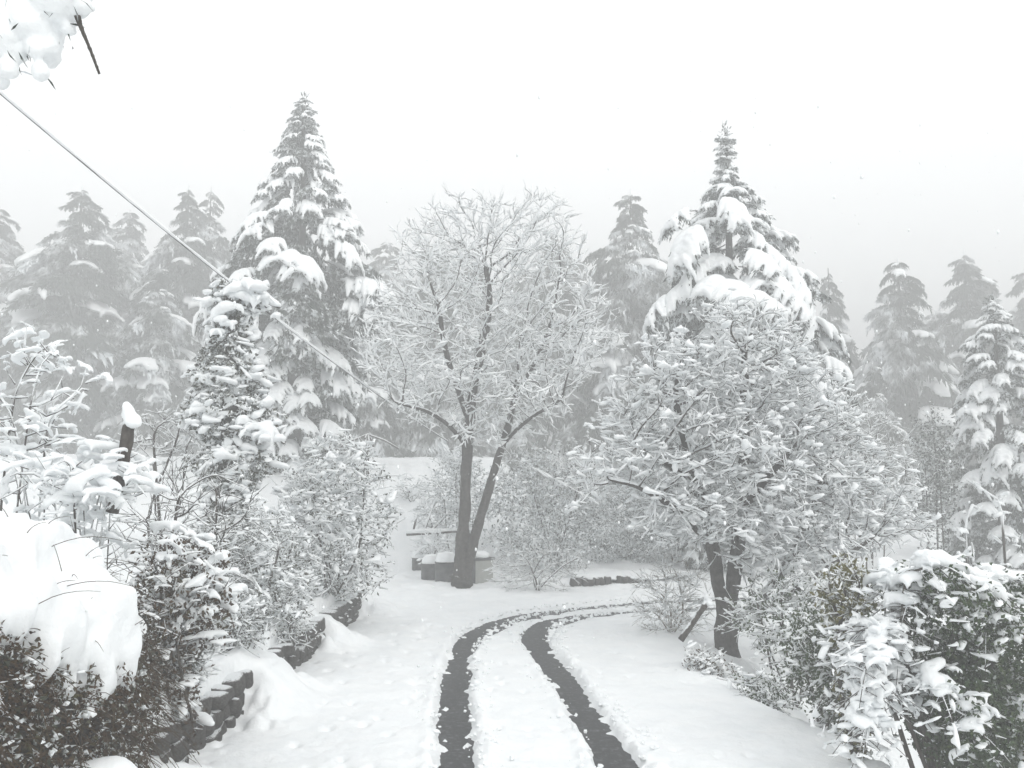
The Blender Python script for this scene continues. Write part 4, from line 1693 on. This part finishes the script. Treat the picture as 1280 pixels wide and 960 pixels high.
def drum(label, px, py_top, py_bot, d, wpx, mat_, seed):
    c = at(px, py_bot, d)
    h = at(px, py_top, d)[2] - c[2]
    r = wpx / 2 * d / F
    root = thing("drum_bin", label, "bin", c, "bins under the twin-trunk tree")
    mb = MB()
    lathe(mb, [(.02, 0), (r * .96, 0), (r * .98, .02), (r, h * .3), (r * 1.03, h * .32), (r, h * .34), (r, h * .64), (r * 1.03, h * .66), (r, h * .68),
               (r, h * .97), (r * .9, h * .97), (r * .85, h * .4), (.02, h * .4)])
    mb.build("body", mat_, root)
    mb = MB()
    lathe(mb, [(r * .98, h * .955), (r * 1.05, h * .965), (r * 1.06, h * .985), (r * 1.03, h), (r * .97, h * 1.0), (r * .96, h * .975)])
    mb.build("rim", mat_, root)
    sn = MB()
    g = np.random.default_rng(seed)
    blobs(sn, [[0, 0, h + .02]], [[r * 1.0, r * 1.0, .2]], ICO2, rough=.01)
    for k in range(5):
        a = g.uniform(0, 6.28)
        blobs(sn, [[r * .5 * math.cos(a), r * .5 * math.sin(a), h + .06]], [[r * .5, r * .5, .2]], ICO1, rough=.06)
    V, Fc = remesh(sn, .05, 3)
    mb = MB()
    mb.add(V, Fc)
    mb.build("snow_cap", M_SNOW, root)


drum("dark round bin with snow lid, smallest and farthest back at the left of the bins", 524, 697, 714, 24.6, 18, M_DRUM, 161)
drum("dark round bin with snow lid, second from the left of the bins", 537, 704, 724, 22.9, 21, M_DRUM, 162)
drum("dark round bin with snow lid touching the left trunk of the twin-trunk tree", 557, 702, 732, 22.1, 26, M_DRUM, 163)


def box_bin():
    d = 22.3
    c = at(599, 735, d)
    h = at(599, 699, d)[2] - c[2]
    root = thing("box_bin", "pale-fronted square bin with dark side and domed snow lid, right of the twin trunks", "bin", c, "bins under the twin-trunk tree", rz=.55)
    w_ = .26

    def box(mb, x0, x1, y0, y1, z0, z1, b=.012):
        V = np.array([[x, y, z] for z in (z0, z1) for x, y in ((x0 + b, y0), (x1 - b, y0), (x1, y0 + b), (x1, y1 - b), (x1 - b, y1), (x0 + b, y1), (x0, y1 - b), (x0, y0 + b))])
        Q = [[i, (i + 1) % 8, (i + 1) % 8 + 8, i + 8] for i in range(8)]
        mb.add(V, np.array(Q))
        mb.f.append((np.array([list(range(7, -1, -1))]) + mb.n - 16, 0))
        mb.f.append((np.array([list(range(8, 16))]) + mb.n - 16, 0))
    mb = MB()
    box(mb, -w_, w_, -w_ + .02, w_, .03, h)
    mb.build("body", M_DRUM, root, False)
    mb = MB()
    box(mb, -w_ + .01, w_ - .01, -w_ - .005, -w_ + .018, .04, h - .02)
    mb.build("front_panel", M_PALE, root, False)  # front given a paler colour than the body
    mb = MB()
    box(mb, -w_ - .03, w_ + .03, -w_ - .03, w_ + .03, h, h + .05)
    mb.build("lid", M_DRUM, root, False)
    sn = MB()
    g = np.random.default_rng(5)
    for k in range(9):
        blobs(sn, [[g.uniform(-.14, .14), g.uniform(-.14, .14), h + .10]], [[.2, .2, .11]], ICO1, rough=.03)
    V, Fc = remesh(sn, .05, 3)
    mb = MB()
    mb.add(V, Fc)
    mb.build("snow_cap", M_SNOW, root)


box_bin()


def rail():
    d = 24.4
    a, b = at(508, 668, d), at(574, 664, d)
    root = thing("fallen_rail", "horizontal snow-covered pole with slanting props on the slope above the bins", "rail", a)
    mb = MB()
    tubes(mb, np.array([[a - a, (b - a) * .5, b - a]]), np.array([[.045, .04, .035]]), 6)
    mb.build("pole", M_WOOD, root)
    for (p, q) in [((539, 664), (557, 645)), ((531, 662), (543, 628)), ((517, 662), (522, 640))]:
        mb = MB()
        P0, P1 = at(*p, d) - a, at(*q, d + .3) - a
        tubes(mb, np.array([[P0, (P0 + P1) / 2, P1]]), np.array([[.03, .028, .025]]), 6)
        mb.build("prop", M_WOOD, root)
    mb = MB()
    snow_on(mb, [(np.array([a - a, (b - a) * .3, (b - a) * .6, b - a]), np.full(4, .04))], .06, .8, .12, .1, 6, .3)
    for (p, q) in [((539, 664), (557, 645)), ((531, 662), (543, 628))]:
        P0, P1 = at(*p, d) - a, at(*q, d + .3) - a
        snow_on(mb, [(np.array([P0, (P0 + P1) / 2, P1]), np.full(3, .03))], .04, .6, .1, .1, 6, .2, .6)
    mb.build("snow_cover", M_SNOW, root)


rail()


def parasol_frame():
    d = 29.0
    ap = at(460, 543, d)
    gz = ground_z(ap[0], d)
    root = thing("shelter_frame", "small open pointed shelter frame, arms edged with snow, on the terrace left of twin trunks", "shelter", (ap[0], d, gz))
    b = np.array([ap[0], d, gz])
    mb = MB()
    tubes(mb, np.array([[b - b, (ap - b) * .5, ap - b]]), np.full((1, 3), .05), 6)
    mb.build("post", M_WOOD, root)
    sn = MB()
    for a, ln_ in ((.15, 1.0), (3.0, 1.15), (1.5, .8), (4.6, .35)):
        e = ap - b + np.array([ln_ * math.cos(a), ln_ * math.sin(a), -.46 * ln_])
        mb = MB()
        P = np.array([ap - b, (ap - b + e) / 2 + [0, 0, .05], e])
        tubes(mb, P[None], np.full((1, 3), .03), 5)
        mb.build("rafter", M_WOOD, root)
        snow_on(sn, [(P, np.full(3, .025))], .022, .5, .06, .05, 6, .2, .6)
        mb = MB()
        q = (P[1] + P[0]) / 2
        tubes(mb, np.array([[(ap - b) * .75, q]]), np.full((1, 2), .018), 4)
        mb.build("strut", M_WOOD, root)
    sn.build("snow_cover", M_SNOW, root)


parasol_frame()


def cable():
    a, b = at(-60, 66, 10.3), at(560, 552, 27.5)
    root = thing("overhead_cable", "taut overhead cable thickly coated with snow slanting down across the left trees", "cable", a)
    n = 90
    t = np.linspace(0, 1, n)[:, None]
    P = (b - a) * t
    P[:, 2] -= .25 * (4 * t * (1 - t))[:, 0]
    mb = MB()
    tubes(mb, P[None], np.full((1, n), .012), 6)
    mb.build("wire", M_CABLE, root)
    mb = MB()
    S = .029 * (1 + .22 * vnoise(P, 3, 5) + .1 * vnoise(P, 9, 6))
    S[-14:] *= .5
    k = int(.72 * n)
    for i0, i1 in ((0, 37), (38, k), (k + 1, n)):
        tubes(mb, (P + [0, 0, .022])[None, i0:i1], S[None, i0:i1], 8)
    mb.build("snow_cover", M_SNOW, root)


cable()


# snow-laden bough overhanging the camera, top left
def overhang():
    g = np.random.default_rng(171)
    d = 4.0
    a = at(-260, -120, d)
    root = thing("overhanging_bough", "close bough bulging with grey-white snow, hanging into the top left corner", "bough", a)
    paths = [px_line([(-260, -120), (-80, -60), (20, -10), (60, 40)], d), px_line([(-80, -60), (0, -10), (20, 40), (8, 80)], d + .1),
             px_line([(-80, -60), (40, -40), (85, -15), (95, 20), (110, 55), (124, 92)], d - .05), px_line([(-120, -70), (-40, 10), (0, 60), (2, 110)], d + .1),
             px_line([(20, -60), (70, -10), (90, 10)], d)]
    mb = MB()
    for P in paths:
        P = catmull(P - a, 5)
        tubes(mb, P[None], np.linspace(.016, .006, len(P))[None], 6)
    P = catmull(px_line([(92, -5), (98, 20), (103, 38), (112, 60), (119, 78), (124, 92)], d - .05) - a, 6)
    tubes(mb, P[None], (np.linspace(.012, .005, len(P)) * (1 + .15 * g.normal(0, 1, len(P))))[None], 8)
    mb.build("branches", M_WOOD, root)
    nm = MB()
    n = 260
    C = np.array([at(g.uniform(-120, 105), g.uniform(-80, 95), d + g.uniform(-.15, .1)) for q in range(n)])
    keep = np.array([(c_[2] > at(0, 100 - .75 * max(0, (640 + c_[0] / d * F)), d)[2]) for c_ in C])
    C = C[keep] - a
    leaves(nm, C, g.normal(0, .5, (len(C), 3)) + [.5, 0, -.9], g.uniform(.05, .11, len(C)), .010, 0, True)
    nm.build("needles", M_NEEDLE, root, False)  # dark needles added among the lumps to stand in for shade under the snow
    sn = MB()
    bl = [(10, 10, 42), (40, 25, 34), (62, 40, 26), (58, 70, 18), (50, 88, 14), (20, 60, 22), (8, 85, 18), (3, 105, 12), (78, 20, 20), (95, 4, 22), (70, -10, 40), (10, 45, 30),
          (-20, 30, 60), (-30, 80, 30), (-60, 0, 80), (30, -30, 60), (105, -8, 16), (85, 35, 12), (-5, 70, 24), (60, 55, 22), (45, 60, 16), (112, 8, 9)]
    s = d / F
    for x, y, r in bl:
        c = at(x, y, d + g.uniform(-.08, .08)) - a
        r = r * s * .86
        blobs(sn, [c], [[r, r, r * 1.05]], ICO2, rough=.03)
    V, Fc = remesh(sn, .012, 3)
    V = V + norm(V - V.mean(0)) * (.028 * fbm(V, 11, 3, 3))[:, None]
    mb = MB()
    mb.add(V, Fc)
    mb.build("snow_cover", M_SNOW, root)


overhang()


# clods thrown up along the ruts, a few flakes in the air
def clods():
    g = np.random.default_rng(181)
    mb = MB()
    for L, hw in ((TLs, .16), (TRs, .17)):
        n = 900
        k = g.integers(10, 95, n)
        T = norm(np.gradient(L, axis=0))[k]
        Nn = np.c_[T[:, 1], -T[:, 0]]
        off = (hw + .03 + np.abs(g.normal(.03, .11, n))) * np.where(g.random(n) < .72, 1, -1)
        P = L[k] + Nn * off[:, None] + g.normal(0, .04, (n, 2))
        r = .008 + .028 * g.random(n) ** 3
        blobs(mb, np.c_[P, .085 + r * .3], np.stack([r * 1.2, r, r * .8], 1), ICO0, rough=.2)
    o = mb.build("snow_crumbs", M_SNOW, None, False)
    tag(o, "loose crumbs of snow scattered along the wheel ruts", "snow", None, "stuff")
    mb = MB()
    n = 700
    d = g.uniform(5, 22, n)
    C = np.array([at(g.uniform(0, 1280), g.uniform(120, 800), q) for q in d])
    r = g.uniform(.005, .011, n)
    blobs(mb, C, np.stack([r, r, r * 1.6], 1), ICO0, rough=.1)
    o = mb.build("falling_snow", M_SNOW, None)
    tag(o, "sparse snowflakes drifting down in the air", "snow", None, "stuff")


clods()

# ------------------------------------------------------------------ haze
mb = MB()
x0, x1, y0, y1, z0, z1 = -190, 190, -190, 190, -11, 22.9
V = np.array([(x, y, z) for z in (z0, z1) for x, y in ((x0, y0), (x1, y0), (x1, y1), (x0, y1))])
mb.add(V, np.array([[3, 2, 1, 0], [4, 5, 6, 7], [0, 1, 5, 4], [1, 2, 6, 5], [2, 3, 7, 6], [3, 0, 4, 7]]))
hm = bpy.data.materials.new("haze")
hm.use_nodes = True
hn = hm.node_tree
hn.nodes.clear()
pv = hn.nodes.new("ShaderNodeVolumePrincipled")
pv.inputs['Color'].default_value = (.80, .806, .806, 1)
pv.inputs['Density'].default_value = HAZE_DENSITY
pv.inputs['Anisotropy'].default_value = 0.2
ho = hn.nodes.new("ShaderNodeOutputMaterial")
hn.links.new(pv.outputs[0], ho.inputs['Volume'])
hz = mb.build("haze", hm, None, False)
tag(hz, "pale snowy mist filling the whole valley", "mist", None, "stuff")
